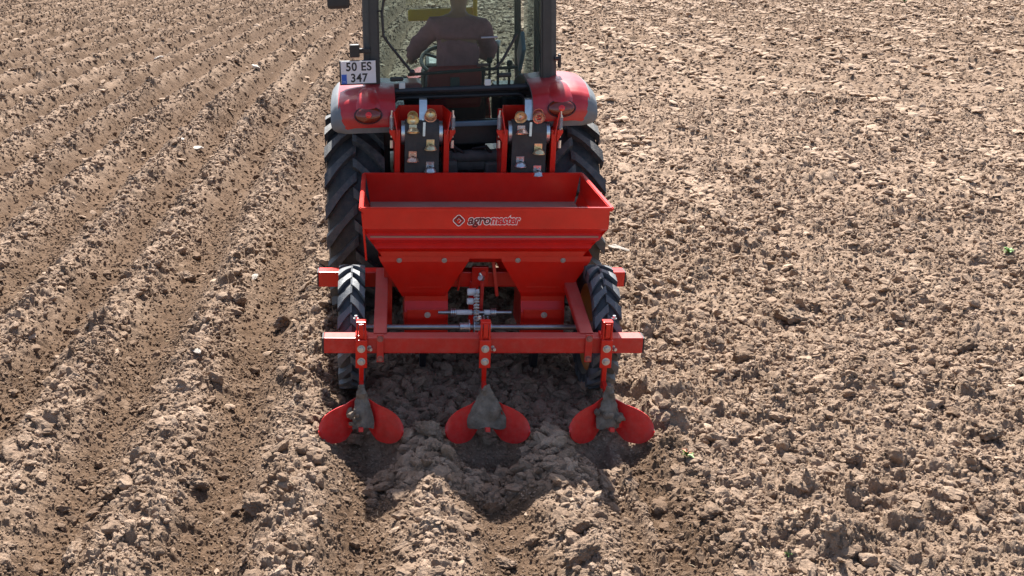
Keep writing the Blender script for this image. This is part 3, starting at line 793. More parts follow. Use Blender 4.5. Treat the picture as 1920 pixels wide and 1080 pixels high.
    for (x, y, z0, z1, ty) in ((.33, .35, 1.45, 1.83, .06), (.26, .3, 1.45, 1.72, .02), (.40, .28, 1.45, 1.70, -.02), (-.36, .3, 1.3, 1.6, .02)):
        m = MB(); m.tube([Lx(x, y, z0), Lx(x+.005, y+ty, z1)], .01, 8); lv = P(m, 'control_lever', 'black')
        k = MB(); k.lathe([(0, -.025), (.018, -.02), (.024, 0), (.018, .02), (0, .026)], Lx(x+.005, y+ty, z1), (0, 0, 1), 12); P(k, 'knob', 'steel' if z1 > 1.8 else 'black', lv)
    m = MB(); m.box(Lx(.42, .42, 1.33), (.2, .7, .36), bev=.04); P(m, 'side_console', 'black')
    m = MB(); m.box(Lx(-.44, .3, 1.28), (.16, .6, .3), bev=.04); P(m, 'side_console', 'black')
    m = MB(); m.box(Lx(.47, .12, 1.80), (.03, .28, .16), rot=(R(-38), 0, R(0)), bev=.02); P(m, 'armrest', 'bluemetal')
    # seat
    m = MB(); m.box(Lx(-.05, .18, 1.42), (.46, .44, .10), bev=.04); m.box(Lx(-.08, .1, 1.30), (.56, .3, .46), bev=.04); P(m, 'seat', 'seatblack')
    m = MB(); m.box(Lx(-.02, -.05, 1.59), (.38, .09, .30), rot=(R(6), 0, 0), bev=.04); sb = P(m, 'seat_back', 'seat')
    m = MB(); m.box(Lx(-.02, -.105, 1.60), (.065, .012, .13), bev=.003); P(m, 'seat_panel', 'cabgrey', sb)
    m = MB(); m.box(Lx(-.36, .0, 1.58), (.22, .3, .12), bev=.03); P(m, 'tool_box', 'red_tractor')
    m = MB(); m.tube([Lx(-.35, -.22, 1.71), Lx(.40, -.22, 1.735)], .011, 8); P(m, 'rail', 'black')
    # yellow reflection in the rear glass, built as a solid bar and post
    m = MB(); m.box(Lx(-.06, .82, 2.02), (.50, .03, .09), bev=.015); m.tube([Lx(.205, .80, 1.45), Lx(.205, .80, 2.44)], .017, 10); P(m, 'yellow_reflection', 'yellow')
    # bent bars on the rear glass
    m = MB(); m.tube([Lx(-.44, -.345, 2.26), Lx(-.50, -.345, 2.22), Lx(-.515, -.35, 2.14), Lx(-.51, -.36, 1.99), Lx(-.47, -.36, 1.93), Lx(-.33, -.365, 1.75)], .009, 8)
    m.tube([Lx(-.515, -.35, 2.15), Lx(-.55, -.35, 2.15), Lx(-.552, -.35, 1.86)], .008, 8); m.lathe([(0, -.02), (.02, -.01), (.02, .01), (0, .02)], Lx(-.325, -.365, 1.745), (0, 1, 0), 12); P(m, 'wiper', 'black')
    m = MB(); m.tube([Lx(.38, -.345, 1.97), Lx(.28, -.36, 1.80), Lx(.235, -.36, 1.755)], .010, 8); m.box(Lx(.15, -.35, 1.775), (.08, .02, .02), bev=.005); P(m, 'window_latch', 'black')
    m = MB(); m.tube([Lx(.14, -.35, 1.955), Lx(.25, -.35, 1.955)], .006, 8); P(m, 'latch_pin', 'steel')
    for x in (-.43, .30):
        m = MB(); m.box(Lx(x, -.335, 1.70), (.09, .03, .03), bev=.01); P(m, 'window_stay', 'black')
    # mirror
    m = MB(); m.tube([Lx(-.64, -.18, 2.42), Lx(-.80, -.28, 2.4), Lx(-.82, -.32, 2.28)], .012, 8); m.box(Lx(-.80, -.34, 2.295), (.15, .05, .24), bev=.03); P(m, 'mirror', 'black')
    # plate lamp, plate bracket, right clip
    m = MB(); m.box(Lx(-.705, -.40, 1.905), (.066, .05, .085), bev=.008); m.box(Lx(-.66, -.36, 1.90), (.12, .04, .03), bev=.004); P(m, 'plate_lamp', 'black')
    m = MB(); m.box(Lx(.668, -.33, 1.78), (.016, .05, .09), bev=.004); m.cyl(Lx(.63, -.35, 1.80), Lx(.66, -.35, 1.80), .014, 10); P(m, 'hinge', 'black')
    # plate
    px, pz, py = -.688, 1.765, -.435
    m = MB(); m.box(Lx(px, py+.012, pz), (.246, .012, .162), bev=.004); br = P(m, 'plate_bracket', 'black')
    m = MB(); m.box(Lx(px+.003, py, pz+.003), (.232, .005, .148), bev=.002); pl = P(m, 'number_plate', 'plate', br)
    L = Vector(Lx(px, py, pz))-trac.loc
    text_mesh('plate_text', '50 ES', .077, 'ink', br, (L.x+.006, L.y-.0035, L.z+.038), off=.0018, sx=.93, spacing=1.08)
    text_mesh('plate_text', '347', .077, 'ink', br, (L.x+.006, L.y-.0035, L.z-.036), off=.0018, sx=.93, spacing=1.08)
    m = MB(); m.box(Lx(px-.093, py-.0035, pz-.04), (.034, .003, .062)); P(m, 'country_band', 'blue', br)
    text_mesh('plate_text', 'TR', .018, 'bluetxt', br, (L.x-.093, L.y-.0062, L.z-.058))
    # fenders
    for sx in (-1, 1):
        # profile in (y, z): upright rear face, rounded shoulder, long flat top, down in front
        prof = [(-.638, 1.400), (-.648, 1.42), (-.655, 1.45), (-.652, 1.50), (-.635, 1.545), (-.60, 1.585), (-.54, 1.615), (-.45, 1.638), (-.30, 1.652), (-.1, 1.656), (.1, 1.64), (.3, 1.585), (.48, 1.47), (.6, 1.3)]
        inner, outer = .45, .872
        pf = []
        for (a_, b_) in zip(prof[:-1], prof[1:]): pf += [(a_[0]+(b_[0]-a_[0])*q/3, a_[1]+(b_[1]-a_[1])*q/3) for q in range(3)]
        prof = pf+[prof[-1]]
        m = MB(); t = MB(); G = []; H = []
        for i, (y, z) in enumerate(prof):
            row = []
            bot = max(0, (1.50-z)/.12) if i < 15 else 0
            xo = outer-.085*min(1, bot)**2.0
            for k in range(15):
                u = k/14; x = inner+(xo-inner)*u; e = max(0, (x-(xo-.07))/.07)
                row.append(Lx(sx*x, y+.05*e**2.2*max(0, 1-i/21), z-.055*e**2*min(1, i/12)))
            H.append(row)
        t.sheet(H, .012)
        for i, (y, z) in enumerate(prof[:28]):
            if z < 1.438: continue
            row = []; bot = max(0, (1.54-z)/.11) if i < 15 else 0
            xo = .822-.095*(1-math.sqrt(max(0, 1-min(1, bot)**2)))
            for k in range(15):
                u = k/14; x = inner+(xo-inner)*u
                hmp = .018*math.sin(PI*min(1, u*1.05))*min(1, .4+i/18)
                ee = max(0, (u-.85)/.15)
                row.append(Lx(sx*x, y-.010-hmp+.012*ee, z+(.010+hmp)*min(1, max(0, (i-9)/6))-.012*ee))
            G.append(row)
        m.sheet(G, .010); fn = P(m, 'fender', 'red_tractor'); P(t, 'fender_trim', 'trim', fn)
        # inner skirt joining fender and cab
        sk = MB(); rows_ = []
        for a in (R(42), R(60), R(80), R(100), R(125), R(145)):
            fl = (1/max(abs(math.cos(a)), abs(math.sin(a))))**.55
            rows_.append([Lx(sx*.458, -.78*fl*math.cos(a), .70+.80*fl*math.sin(a)), Lx(sx*.45, -.45*math.cos(a), .70+.45*math.sin(a))])
        sk.sheet(rows_, .01); P(sk, 'fender_skirt', 'charcoal', fn)
        # housing bulge with the tail light
        b = MB(); bm = bmesh.new(); bmesh.ops.create_uvsphere(bm, u_segments=28, v_segments=18, radius=1)
        for v in bm.verts:
            c = v.co; tt = (c.y+1)/2
            c.x *= .11*(1-.1*max(0, c.z)); c.z *= .088; c.y *= .17
            if c.y < 0: c.y *= .8
        b._bm(bm, Matrix.Translation(Lx(sx*.628, -.575, 1.568)) @ Euler((R(24), 0, 0)).to_matrix().to_4x4(), True); P(b, 'light_housing', 'red_tractor', fn)
        b = MB(); bm = bmesh.new(); bmesh.ops.create_uvsphere(bm, u_segments=28, v_segments=14, radius=1)
        for v in bm.verts: v.co = Vector((v.co.x*.088, v.co.y*.03, v.co.z*.052))
        b._bm(bm, Matrix.Translation(Lx(sx*.628, -.688, 1.525)) @ Euler((R(-20), 0, 0)).to_matrix().to_4x4(), True); P(b, 'tail_light', 'amber', fn)
        b = MB(); b.tube([Lx(sx*.628+.089*math.cos(q*PI/14), -.694+.018*math.sin(q*PI/14), 1.523+.052*math.sin(q*PI/14)) for q in range(28)], .0055, 6, closed=True); P(b, 'lamp_bezel', 'bezel', fn)
        b = MB(); b.lathe([(0, .0), (.022, .0), (.02, .008), (.01, .013), (0, .014)], Lx(sx*.625, -.712, 1.527), (0, -1, .3), 20); P(b, 'lamp_centre', 'redlens', fn)
    return
build_tractor()

# ================================================================== PLANTER
plan = Rig('potato_planter', (0, .4, 0), 'red two-row potato planter with a wide open hopper and three ridging bodies behind the tractor', 'planter')
def build_planter():
    P = plan.part
    HX = .022
    # ---- hopper tub: profile of the rear wall (y, z), front wall, side walls
    prof = [(.735, 1.128), (.735, 1.004), (.800, .958), (.782, .926), (.842, .886), (.824, .860), (.862, .828), (.862, .785), (.95, .735)]
    front = [(1.60, 1.128), (1.60, .93), (1.55, .85), (1.40, .735)]
    def hw(z):      # half width of the tub with height
        return .712 if z > .98 else .712-.15*((.98-z)/.245)**1.0*1.0
    m = MB(); t = .004
    g = [[(HX-hw(z)+.0, y, z), (HX+hw(z), y, z)] for (y, z) in prof]; m.sheet(g, t, False)
    g = [[(HX-hw(z)*.985, y, z), (HX+hw(z)*.985, y, z)] for (y, z) in front]; m.sheet(g, t, False)
    for s in (-1, 1):
        a = [(1.128), 1.005, .945, .872, .795, .735]
        yr = {1.128: .735, 1.005: .735, .945: .79, .872: .835, .795: .865, .735: .95}; yf = {1.128: 1.60, 1.005: 1.60, .945: 1.585, .872: 1.555, .795: 1.48, .735: 1.40}
        g = [[(HX+s*hw(z)*(1 if k < .5 else .99), yr[z]+(yf[z]-yr[z])*k, z) for k in (0, .5, 1)] for z in a]; m.sheet(g, t, False)
    # floor of the tub
    hop = P(m, 'hopper', 'red')
    ZF = .940
    m = MB(); m.box((HX, 1.19, ZF), (1.34, .81, .01)); P(m, 'hopper_floor', 'floor', hop)
    # rim: folded flange
    m = MB()
    for (p0, p1) in (((HX-.727, .722, 1.124), (HX+.727, .722, 1.124)), ((HX-.717, 1.61, 1.124), (HX+.717, 1.61, 1.124)), ((HX-.722, .722, 1.1242), (HX-.712, 1.61, 1.1242)), ((HX+.722, .722, 1.1242), (HX+.712, 1.61, 1.1242))):
        m.bar(p0, p1, .027, .024, .005)
    P(m, 'rim', 'red', hop)
    m = MB(); m.bar((HX-.716, .745, 1.10), (HX-.694, .79, .80), .012, .04, .003, up=(0, 1, 0)); P(m, 'side_flange', 'red', hop)
    # bolts seen inside and on the face
    bolts(plan, hop, [((HX+x, 1.15, ZF+.006), (0, 0, 1), .012, .012) for x in (-.6, -.03, .10, .6)])
    for x in (-.14, -.08, .0, .05):
        m = MB(); m.box((HX+x, 1.16, ZF+.008), (.03, .02, .003)); P(m, 'floor_slot_plate', 'red', hop)
    # ---- logo
    L = Vector((HX, .731, 1.06))-plan.loc
    lg = MB()
    def dia(r, rw, y, th=.0008):
        pts = []; n = 4
        for k in range(4):
            for q in (-.25, 0, .25):
                a = PI/2*k+PI/2*0; a2 = a+q*.9; rad = r*(.93 if q else .97); pts.append((lx0+rad*math.cos(a2), y, lz0+rad*math.sin(a2)))
        return pts
    lx0, lz0 = -.135, 1.055
    lg.tube(dia(.034, 0, .7312), .0024, 6, closed=True); lg.tube([(lx0-.011, .7312, lz0+.001), (lx0, .7312, lz0+.012), (lx0+.013, .7312, lz0), (lx0+.001, .7312, lz0-.013)], .0018, 6)
    em = P(lg, 'emblem', 'pale', hop)
    lg = MB(); lg.tube(dia(.027, 0, .7310), .0022, 6, closed=True); lg.tube([(lx0-.017, .7310, lz0-.004), (lx0-.001, .7310, lz0+.017), (lx0+.017, .731, lz0+.003)], .0028, 6); P(lg, 'emblem_core', 'darkred', hop)
    yy = .7318-.4
    kw = dict(shear=.25, rot=(PI/2, 0, 0), align='LEFT')
    def word(b, x, mt, off, y, sz=.078, sx=.92): return text_mesh('brand_lettering', b, sz, mt, hop, (x, y, 1.056), off=off, sx=sx, ext=.0004, **kw)
    xs0 = -.083
    w1 = word('agro', xs0, 'pale', .0058, yy+.0008); wv = [v.co.x for v in w1.data.vertices]
    w1b = word('agro', xs0, 'darkred', .0018, yy)
    xe = xs0+(max(wv)-.006)*.92
    word('master', xe, 'pale', .0058, yy+.0008, sx=.76); word('master', xe, 'brightred', .0020, yy-.0004, sx=.76)
    # ---- funnels and outlet boxes
    for cx in (-.315, .395):
        m = MB()
        s = 1 if cx > 0 else -1
        # top rectangle -> bottom rectangle; the outer side runs further out
        def ring(z, xi, xo, y0, y1): return [(cx-s*xi, y0, z), (cx+s*xo, y0, z), (cx+s*xo, y1, z), (cx-s*xi, y1, z)]
        R0 = ring(.798, .262, .285, .857, 1.40); R1 = ring(.765, .255, .272, .856, 1.40); R2 = ring(.56, .135, .155, .885, 1.3); R3 = ring(.53, .125, .14, .90, 1.28)
        rg = [R0, R1, R2, R3]; vs = [p for r_ in rg for p in r_]; fs = []
        for i in range(3):
            for j in range(4): j2 = (j+1) % 4; fs.append((i*4+j, i*4+j2, (i+1)*4+j2, (i+1)*4+j))
        m.add(vs, fs); m.box((cx, .882, .60), (.20, .006, .02), bev=.002)
        fu = P(m, 'hopper_funnel', 'red')
        bolts(plan, fu, [((cx+dx, .853, .775), (0, -1, -.2), .011, .012) for dx in (-.16, .11)])
        m = MB(); m.prism([(.90, .55), (.90, .50), (.865, .44), (.865, .30), (1.2, .30), (1.2, .55)], 0, cx-.125, cx+.14)
        m.box((cx+.007, .861, .385), (.235, .008, .15), bev=.003)
        ob = P(m, 'outlet_box', 'red')
        bolts(plan, ob, [((cx+.015, .857, .425), (0, -1, 0), .013, .01)])
        # opener share below
        m = MB(); m.prism([(.95, .32), (1.05, .0), (1.12, -.04), (1.3, .32)], 0, cx-.02, cx+.02); P(m, 'furrow_opener', 'dark')
    # ---- toolbars
    m = MB(); m.box((-.015, .345, .449), (1.785, .09, .094), bev=.006); rb = P(m, 'rear_toolbar', 'red_dirty')
    for x_ in (-.912, .882):
        m = MB(); m.box((x_, .345, .449), (.010, .086, .09), bev=.003); P(m, 'end_cap', 'black', rb)
    m = MB(); m.box((-.02, 1.09, .59), (1.90, .095, .098), bev=.006); fb = P(m, 'front_toolbar', 'red')
    for x_ in (-.974, .934):
        m = MB(); m.box((x_, 1.09, .59), (.010, .09, .093), bev=.003); P(m, 'end_cap', 'black', fb)
    # side arms, posts
    for sx, xr, xf in ((-1, -.592, -.575), (1, .572, .560)):
        m = MB(); m.bar((xf, 1.05, .645), (xr, .36, .48), .045, .075, .004, up=(1, 0, 0)); m.bar((xr, .36, .48), (xr, .31, .45), .03, .06, .003, up=(1, 0, 0)); P(m, 'side_arm', 'red_dirty')
        m = MB(); m.box((xr, .289, .438), (.040, .014, .165), bev=.004); pl = P(m, 'arm_plate', 'red_dirty', rb)
        bolts(plan, rb, [((xr, .283, z), (0, -1, 0), .013, .014) for z in (.497, .378)], 'bolt_red')
        m = MB(); m.bar((xr-sx*.052, .96, .76), (xr-sx*.052, .96, .30), .05, .055, .004, up=(0, 1, 0)); P(m, 'hopper_post', 'red')
    # centre stand with adjusting lever
    m = MB(); m.box((-.005, 1.06, .38), (.055, .06, .40), bev=.004); m.box((.03, 1.03, .62), (.10, .03, .12), bev=.004); m.bar((-.075, 1.03, .72), (-.105, 1.03, .53), .012, .05, .002); m.bar((.10, 1.03, .78), (.135, 1.0, .50), .02, .05, .003); P(m, 'centre_stand', 'red')
    m = MB(); m.bar((.035, .90, .68), (.028, .90, .43), .022, .012, .003, up=(0, 1, 0)); m.cyl((.035, .885, .68), (.035, .91, .68), .016, 14); P(m, 'adjusting_lever', 'red_dirty')
    m = MB(); m.cyl((.015, .87, .66), (.03, .885, .65), .018, 12); m.tube([(.01, .88, .685), (.02, .88, .67), (.03, .88, .64)], .008, 6); P(m, 'lever_pin', 'steel')
    # headstock towards the tractor
    m = MB()
    for x in (-.37, .35): m.bar((x, 1.12, .55), (x, 1.26, .50), .03, .16, .003, up=(1, 0, 0))
    m.bar((-.20, 1.12, .62), (-.02, 1.20, .95), .05, .05, .003); m.bar((.2, 1.12, .62), (.05, 1.20, .95), .05, .05, .003); P(m, 'headstock', 'red')
    # ---- shafts
    m = MB(); m.cyl((-.80, .78, .375), (.78, .78, .375), .017, 20); sh = P(m, 'wheel_shaft', 'shaft')
    for a, b in ((-.11, -.045), (.035, .085)):
        m = MB(); m.cyl((a, .78, .375), (b, .78, .375), .027, 20, bev=.003); c_ = .048 if a > 0 else -.055
        m.cyl((c_, .78, .375), (c_+.006, .78, .375), .045, 20); P(m, 'shaft_collar', 'steel', sh)
    m = MB(); m.cyl((-.235, .86, .44), (.21, .86, .44), .012, 16); s2 = P(m, 'drive_shaft', 'shaft')
    for x in (-.158, .087):
        m = MB()
        for k in range(3): m.cyl((x+k*.011, .86, .44), (x+k*.011+.007, .86, .44), .026, 16)
        P(m, 'coupling', 'steel', s2)
    for a, b in ((-.125, -.03), (.045, .082)):
        m = MB(); m.cyl((a, .86, .44), (b, .86, .44), .0165, 16); P(m, 'sleeve', 'white', s2)
    # sprocket cluster
    def sprocket(cx, cy, cz, r, n, w_):
        q = MB(); q.cyl((cx-w_/2, cy, cz), (cx+w_/2, cy, cz), r, 24)
        for k in range(n):
            a = 2*PI*k/n; q.box((cx, cy+math.cos(a)*(r+.004), cz+math.sin(a)*(r+.004)), (w_*.7, .009, .009), rot=(a, 0, 0))
        return q
    for (cx, cy, cz, r, n) in ((-.022, .78, .375, .048, 16), (.062, .79, .375, .055, 18), (.038, .80, .385, .05, 18), (-.012, .86, .44, .032, 12), (-.012, .88, .56, .02, 10)):
        P(sprocket(cx, cy, cz, r, n, .006), 'sprocket', 'steel')
    # chain
    m = MB(); path = []
    for k in range(11): path.append((-.005, .842-.03*(k/11), .575-.205*k/11))
    for k in range(8): a = PI*k/8; path.append((-.005, .80-.045*math.sin(a)+.02*(k/8), .37-.012*k/8))
    for k in range(11): path.append((-.005, .86+.015*k/11, .37+.205*k/11))
    m.tube(path, .004, 6)
    for i, p in enumerate(path):
        m.box(p, (.030 if i % 2 else .014, .013, .0095 if i % 2 else .007), bev=.002); m.cyl((p[0]-.016, p[1], p[2]), (p[0]+.016, p[1], p[2]), .0035, 8)
    P(m, 'chain', 'steel')
    m = MB(); m.cyl((-.06, .88, .565), (-.012, .88, .565), .022, 16, bev=.004); m.cyl((-.012, .88, .57), (.012, .88, .57), .013, 12); m.cyl((-.06, .88, .505), (-.02, .88, .505), .020, 16, bev=.004); P(m, 'chain_tensioner', 'white')
    # ---- wheels
    for cx in (-.757, .712):
        cy, cz = .79, .375
        e = MB(); e.lathe([(.02, -.02), (.06, -.02), (.07, .0), (.2, .015), (.23, -.04), (.25, -.055), (.262, -.055), (.262, .055), (.25, .055), (.235, .03), (.2, .03), (.07, .02), (.02, .02)], (cx, cy, cz), (1, 0, 0), 36)
        wh = P(e, 'planter_wheel', 'orange_rim')
        agri_tyre(plan, wh, cx, cy, cz, .375, .152, .255, 19, .024, .044, .25, 'small_tyre', 'small_lug')
        hb = MB(); hb.cyl((cx-.06, cy, cz), (cx+.06, cy, cz), .035, 20); P(hb, 'hub', 'steel', wh)
    # ---- ridging bodies
    for bi, cx in enumerate((-.697, -.008, .667)):
        # shank
        m = MB(); m.box((cx, .284, .40), (.026, .026, .40), bev=.003); m.bar((cx, .284, .235), (cx, .12, .20), .026, .03, .003); shk = P(m, 'ridging_body', 'red')
        # clamp: two ears over the bar, rear plate, top clip
        m = MB(); m.box((cx, .262, .415), (.064, .014, .168), bev=.004)
        m.box((cx, .315, .508), (.066, .08, .022), bev=.004)
        m.box((cx-.022, .285, .545), (.010, .05, .09), bev=.003); m.box((cx+.022, .285, .545), (.010, .05, .09), bev=.003); m.box((cx, .285, .597), (.056, .05, .016), bev=.004)
        m.box((cx, .258, .555), (.026, .014, .08), bev=.003)
        P(m, 'clamp', 'red', shk)
        bolts(plan, shk, [((cx, .255, .448), (0, -1, 0), .0155, .016), ((cx, .255, .372), (0, -1, 0), .0155, .016), ((cx+.045, .30, .435), (.3, -1, 0), .011, .03)])
        m = MB(); m.hexbolt((cx+(.045 if cx > .3 else -.03), .33, .60), (0, 0, 1), .010, .018); P(m, 'set_screw', 'steel', shk)
        # wings
        tip = ((.03, .228, .075), (.05, .224, .05), (.07, .220, .028), (.085, .216, .014), (.11, .210, .005), (.14, .202, .004), (.17, .190, .011), (.195, .174, .027), (.213, .155, .047), (.225, .131, .072), (.2295, .110, .095))
        for s in (-1, 1):
            g = []
            for (a, zh, zl) in tip:
                row = []
                for k in range(9):
                    f = k/8; z = zl+(zh-zl)*f
                    y = .115-.50*a+.025*(f-.5)+(.03*max(0, .085-a)/.055)
                    row.append((cx+s*a, y, z-.025))
                g.append(row)
            m = MB(); m.sheet(g, .006); P(m, 'wing', 'red_worn', shk)
        # share / frog plate with caked mud between the wings
        m = MB(); m.box((cx, .01, .078), (.026, .06, .022), rot=(R(-12), 0, 0), bev=.003)
        m.prism([(.02, .075), (.22, .03), (.26, .12), (.05, .10)], 0, cx-.014, cx+.014)
        m.bar((cx-.11, .10, .06), (cx, .04, .085), .008, .035, .002); m.bar((cx+.11, .10, .06), (cx, .04, .085), .008, .035, .002)
        P(m, 'share', 'red_worn', shk)
        m = MB(); wmax = (.056, .104, .060)[bi]; g = []
        for i in range(13):
            f = i/12; z = .285-.205*f; hwid = .014+(wmax-.014)*min(1, f*1.35)**1.1
            row = []
            for k in range(13):
                u = k/12*2-1; x = cx+u*hwid*(1+.06*mnoise.noise(Vector((u*3+bi*5, z*30, 1))))+(.012*f if bi == 0 else (-.01*f if bi == 2 else 0))
                edgez = -.018*max(0, f-.85)/.15*abs(u)*(1 if abs(u) > .3 else -.5)
                y = .125-.115*f+.045*abs(u)**1.5*f+.030*mnoise.noise(Vector((x*22, z*22, bi*3.)))+.013*mnoise.noise(Vector((x*70, z*70, bi*3.)))
                row.append((x, y, z+edgez+.008*mnoise.noise(Vector((x*40, 2, bi)))*f))
            g.append(row)
        m.sheet(g, .014)
        P(m, 'caked_mud', 'mud', shk)
        if bi != 1:
            for q in range(9):
                me = clod_mesh('mud_lump', 700+bi*20+q, 2, .9, 'mud' if q % 3 == 0 else 'bigclod'); o = bpy.data.objects.new('mud_lump', me); col.objects.link(o); o.parent = shk
                rr_ = random.uniform(.014, .032); o.scale = (rr_,)*3
                o.location = (cx+random.uniform(-.075, .075), .04-.4+random.uniform(-.02, .05), random.uniform(.085, .16)); o.rotation_euler = (random.random()*3, random.random()*3, 0)
    # ---- cup elevators
    for ei, cx in enumerate((-.312, .388)):
        cy = 1.745
        m = MB(); m.box((cx, cy+.20, 1.05), (.36, .008, .9), bev=.002); el = P(m, 'cup_elevator', 'red')
        for s in (-1, 1):
            m = MB(); m.box((cx+s*.160, cy+.045, 1.03), (.036, .27, .76), bev=.004)
            # flared upper cheek
            g = [[(cx+s*.160, cy-.12, 1.38), (cx+s*.157, cy+.20, 1.38)], [(cx+s*.185, cy-.10, 1.525), (cx+s*.145, cy+.20, 1.525)]]
            m.sheet(g, .006, False)
            m.prism([(cx+s*.178, 1.41), (cx+s*.215, 1.41), (cx+s*.215, 1.395), (cx+s*.178, 1.33)], 1, cy-.10, cy-.06); P(m, 'side_plate', 'red', el)
            m = MB(); m.cyl((cx+s*.198, cy-.08, 1.36), (cx+s*.198, cy-.08, 1.535), .0075, 10); m.hexbolt((cx+s*.198, cy-.08, 1.49), (0, 0, 1), .012, .016)
            m.cyl((cx+s*.198, cy-.08, 1.29), (cx+s*.198, cy-.08, 1.34), .012, 10)
            P(m, 'spring_rod', 'steel', el)
            m = MB(); m.tube([(cx+s*.198+.014*math.cos(k*.8), cy-.08+.014*math.sin(k*.8), 1.412+.0105*k*.1) for k in range(72)], .0028, 5); P(m, 'spring', 'bolt', el)
        m = MB(); g = [[(cx+u*.15, cy+.19+.01*(1-u*u), z) for u in (-1, -.65, -.3, 0, .3, .65, 1)] for z in (1.36, 1.43, 1.50, 1.525)]; m.sheet(g, .006, False); P(m, 'back_plate', 'red', el)
        # roller and belt
        rz = 1.375; rr_ = .085
        m = MB(); m.cyl((cx-.135, cy, rz), (cx+.135, cy, rz), rr_-.006, 28); P(m, 'roller', 'steel', el)
        m = MB(); g = []
        pth = [(cy-rr_, .35+k*.1) for k in range(10)]+[(cy-rr_*math.cos(a), rz+rr_*math.sin(a)) for a in [R(10*k) for k in range(0, 19)]]+[(cy+rr_, .35+(9-k)*.1) for k in range(10)]
        for (yy_, zz) in pth: g.append([(cx-.112, yy_, zz), (cx+.112, yy_, zz)])
        m.sheet(g, .006); P(m, 'belt', 'belt', el)
        # cups: bowl + bracket, on the rear face of the belt and over the top
        def cup(x, ang=None, z=None, mt='brass'):
            q = MB()
            if z is not None:
                o_ = Vector((x, cy-rr_-.004, z)); nrm = Vector((0, -1, 0)); up = Vector((0, 0, 1))
            else:
                o_ = Vector((x, cy-(rr_+.004)*math.cos(ang), rz+(rr_+.004)*math.sin(ang))); nrm = Vector((0, -math.cos(ang), math.sin(ang))); up = Vector((0, math.sin(ang), math.cos(ang)))
            xa = Vector((1, 0, 0))
            # bracket
            Mt = Matrix.Translation(o_+up*.012) @ Matrix((xa, -nrm, up)).transposed().to_4x4()
            bm = bmesh.new(); bmesh.ops.create_cube(bm, size=1)
            for v in bm.verts: v.co = Vector((v.co.x*.052, v.co.y*.004, v.co.z*.046))
            bmesh.ops.bevel(bm, geom=list(bm.edges), offset=.0015, segments=1, affect='EDGES'); q._bm(bm, Mt)
            for dx in (-.015, .015):
                q.lathe([(0, 0), (.006, 0), (.005, .004), (0, .005)], o_+up*.018+xa*dx+nrm*.002, nrm, 8)
            # bowl opening against travel (downwards on this side): dish whose axis is -up
            c0 = o_+nrm*.034-up*.012
            q.lathe([(.010, .016), (.022, .012), (.032, 0), (.036, -.012), (.041, -.013), (.041, -.010), (.038, -.008), (.034, .003), (.024, .016), (.010, .020)], c0, up, 24)
            P(q, 'cup', mt, el)
        if ei == 0:
            cup(cx-.06, ang=R(62), mt='brass'); cup(cx+.055, ang=R(78), mt='copper'); cup(cx-.06, ang=R(22), mt='brass')
            cup(cx+.055, z=1.312, mt='brass'); cup(cx-.06, z=1.235, mt='copper'); cup(cx+.055, z=1.165, mt='steel')
        else:
            cup(cx-.058, ang=R(72), mt='brass'); cup(cx+.06, ang=R(70), mt='copper'); cup(cx-.055, ang=R(18), mt='copper')
            cup(cx+.06, z=1.285, mt='brass'); cup(cx-.055, z=1.20, mt='steel'); cup(cx+.06, z=1.14, mt='steel')
        # upright bowls standing above the roller, mouths to the rear
        m = MB()
        for dx, dz, k in ((-.062, .02, 0), (.055, .035, 1)):
            m.lathe([(.007, .0), (.018, -.006), (.029, -.015), (.031, -.022), (.034, -.022), (.031, -.012), (.019, .002), (.007, .006)], (cx+dx, cy-.03, rz+rr_+.02+dz), (0, 1, .25), 24)
        P(m, 'cup', 'copper' if ei else 'brass', el)
        # lever strip with a curled top
        m = MB(); x = cx+(.008 if ei == 0 else .0); g = []
        for (yy_, zz) in ((cy-.02, 1.44), (cy+.0, 1.50), (cy+.015, 1.555), (cy+.03, 1.585), (cy+.05, 1.593)): g.append([(x-.025, yy_, zz), (x+.025, yy_, zz)])
        m.sheet(g, .006); m.hexbolt((x, cy-.012, 1.46), (0, -1, .2), .010, .008); m.bar((x+.005, cy-.09, 1.46), (x+.003, cy-.10, 1.37), .016, .006, .001); P(m, 'tension_lever', 'steel', el)
build_planter()

# ================================================================== DRIVER
def skin_body(name, chains, mat, parent, root=0, sub=1):
    """chains: list of lists of (point, radius); chains share points by equal coordinates"""
    me = bpy.data.meshes.new(name); bm = bmesh.new(); lut = {}; rad = []
    for ch in chains:
        prev = None
        for p, r in ch:
            k = tuple(round(c, 4) for c in p)
            if k not in lut: lut[k] = bm.verts.new(p); rad.append(r)
            if prev and prev != lut[k] and not bm.edges.get((prev, lut[k])): bm.edges.new((prev, lut[k]))
            prev = lut[k]
    bm.to_mesh(me); bm.free()
    o = bpy.data.objects.new(name, me); col.objects.link(o)
    o.modifiers.new('skin', 'SKIN'); 
    sv = me.skin_vertices[0].data if me.skin_vertices else None
    if sv is None:
        bm = bmesh.new(); bm.from_mesh(me); bm.verts.layers.skin.verify(); bm.to_mesh(me); bm.free(); sv = me.skin_vertices[0].data
    for i, r in enumerate(rad):
        sv[i].radius = r if isinstance(r, tuple) else (r, r); sv[i].use_root = (i == root)
    s = o.modifiers.new('sub', 'SUBSURF'); s.levels = s.render_levels = sub
    bpy.context.view_layer.update()
    dg = bpy.context.evaluated_depsgraph_get(); m2 = bpy.data.meshes.new_from_object(o.evaluated_get(dg)); bpy.data.objects.remove(o)
    m2.polygons.foreach_set('use_smooth', [True]*len(m2.polygons)); m2.materials.clear(); m2.materials.append(M[mat]); m2.name = name
    o = bpy.data.objects.new(name, m2); col.objects.link(o)
    if parent: o.parent = parent
    return o
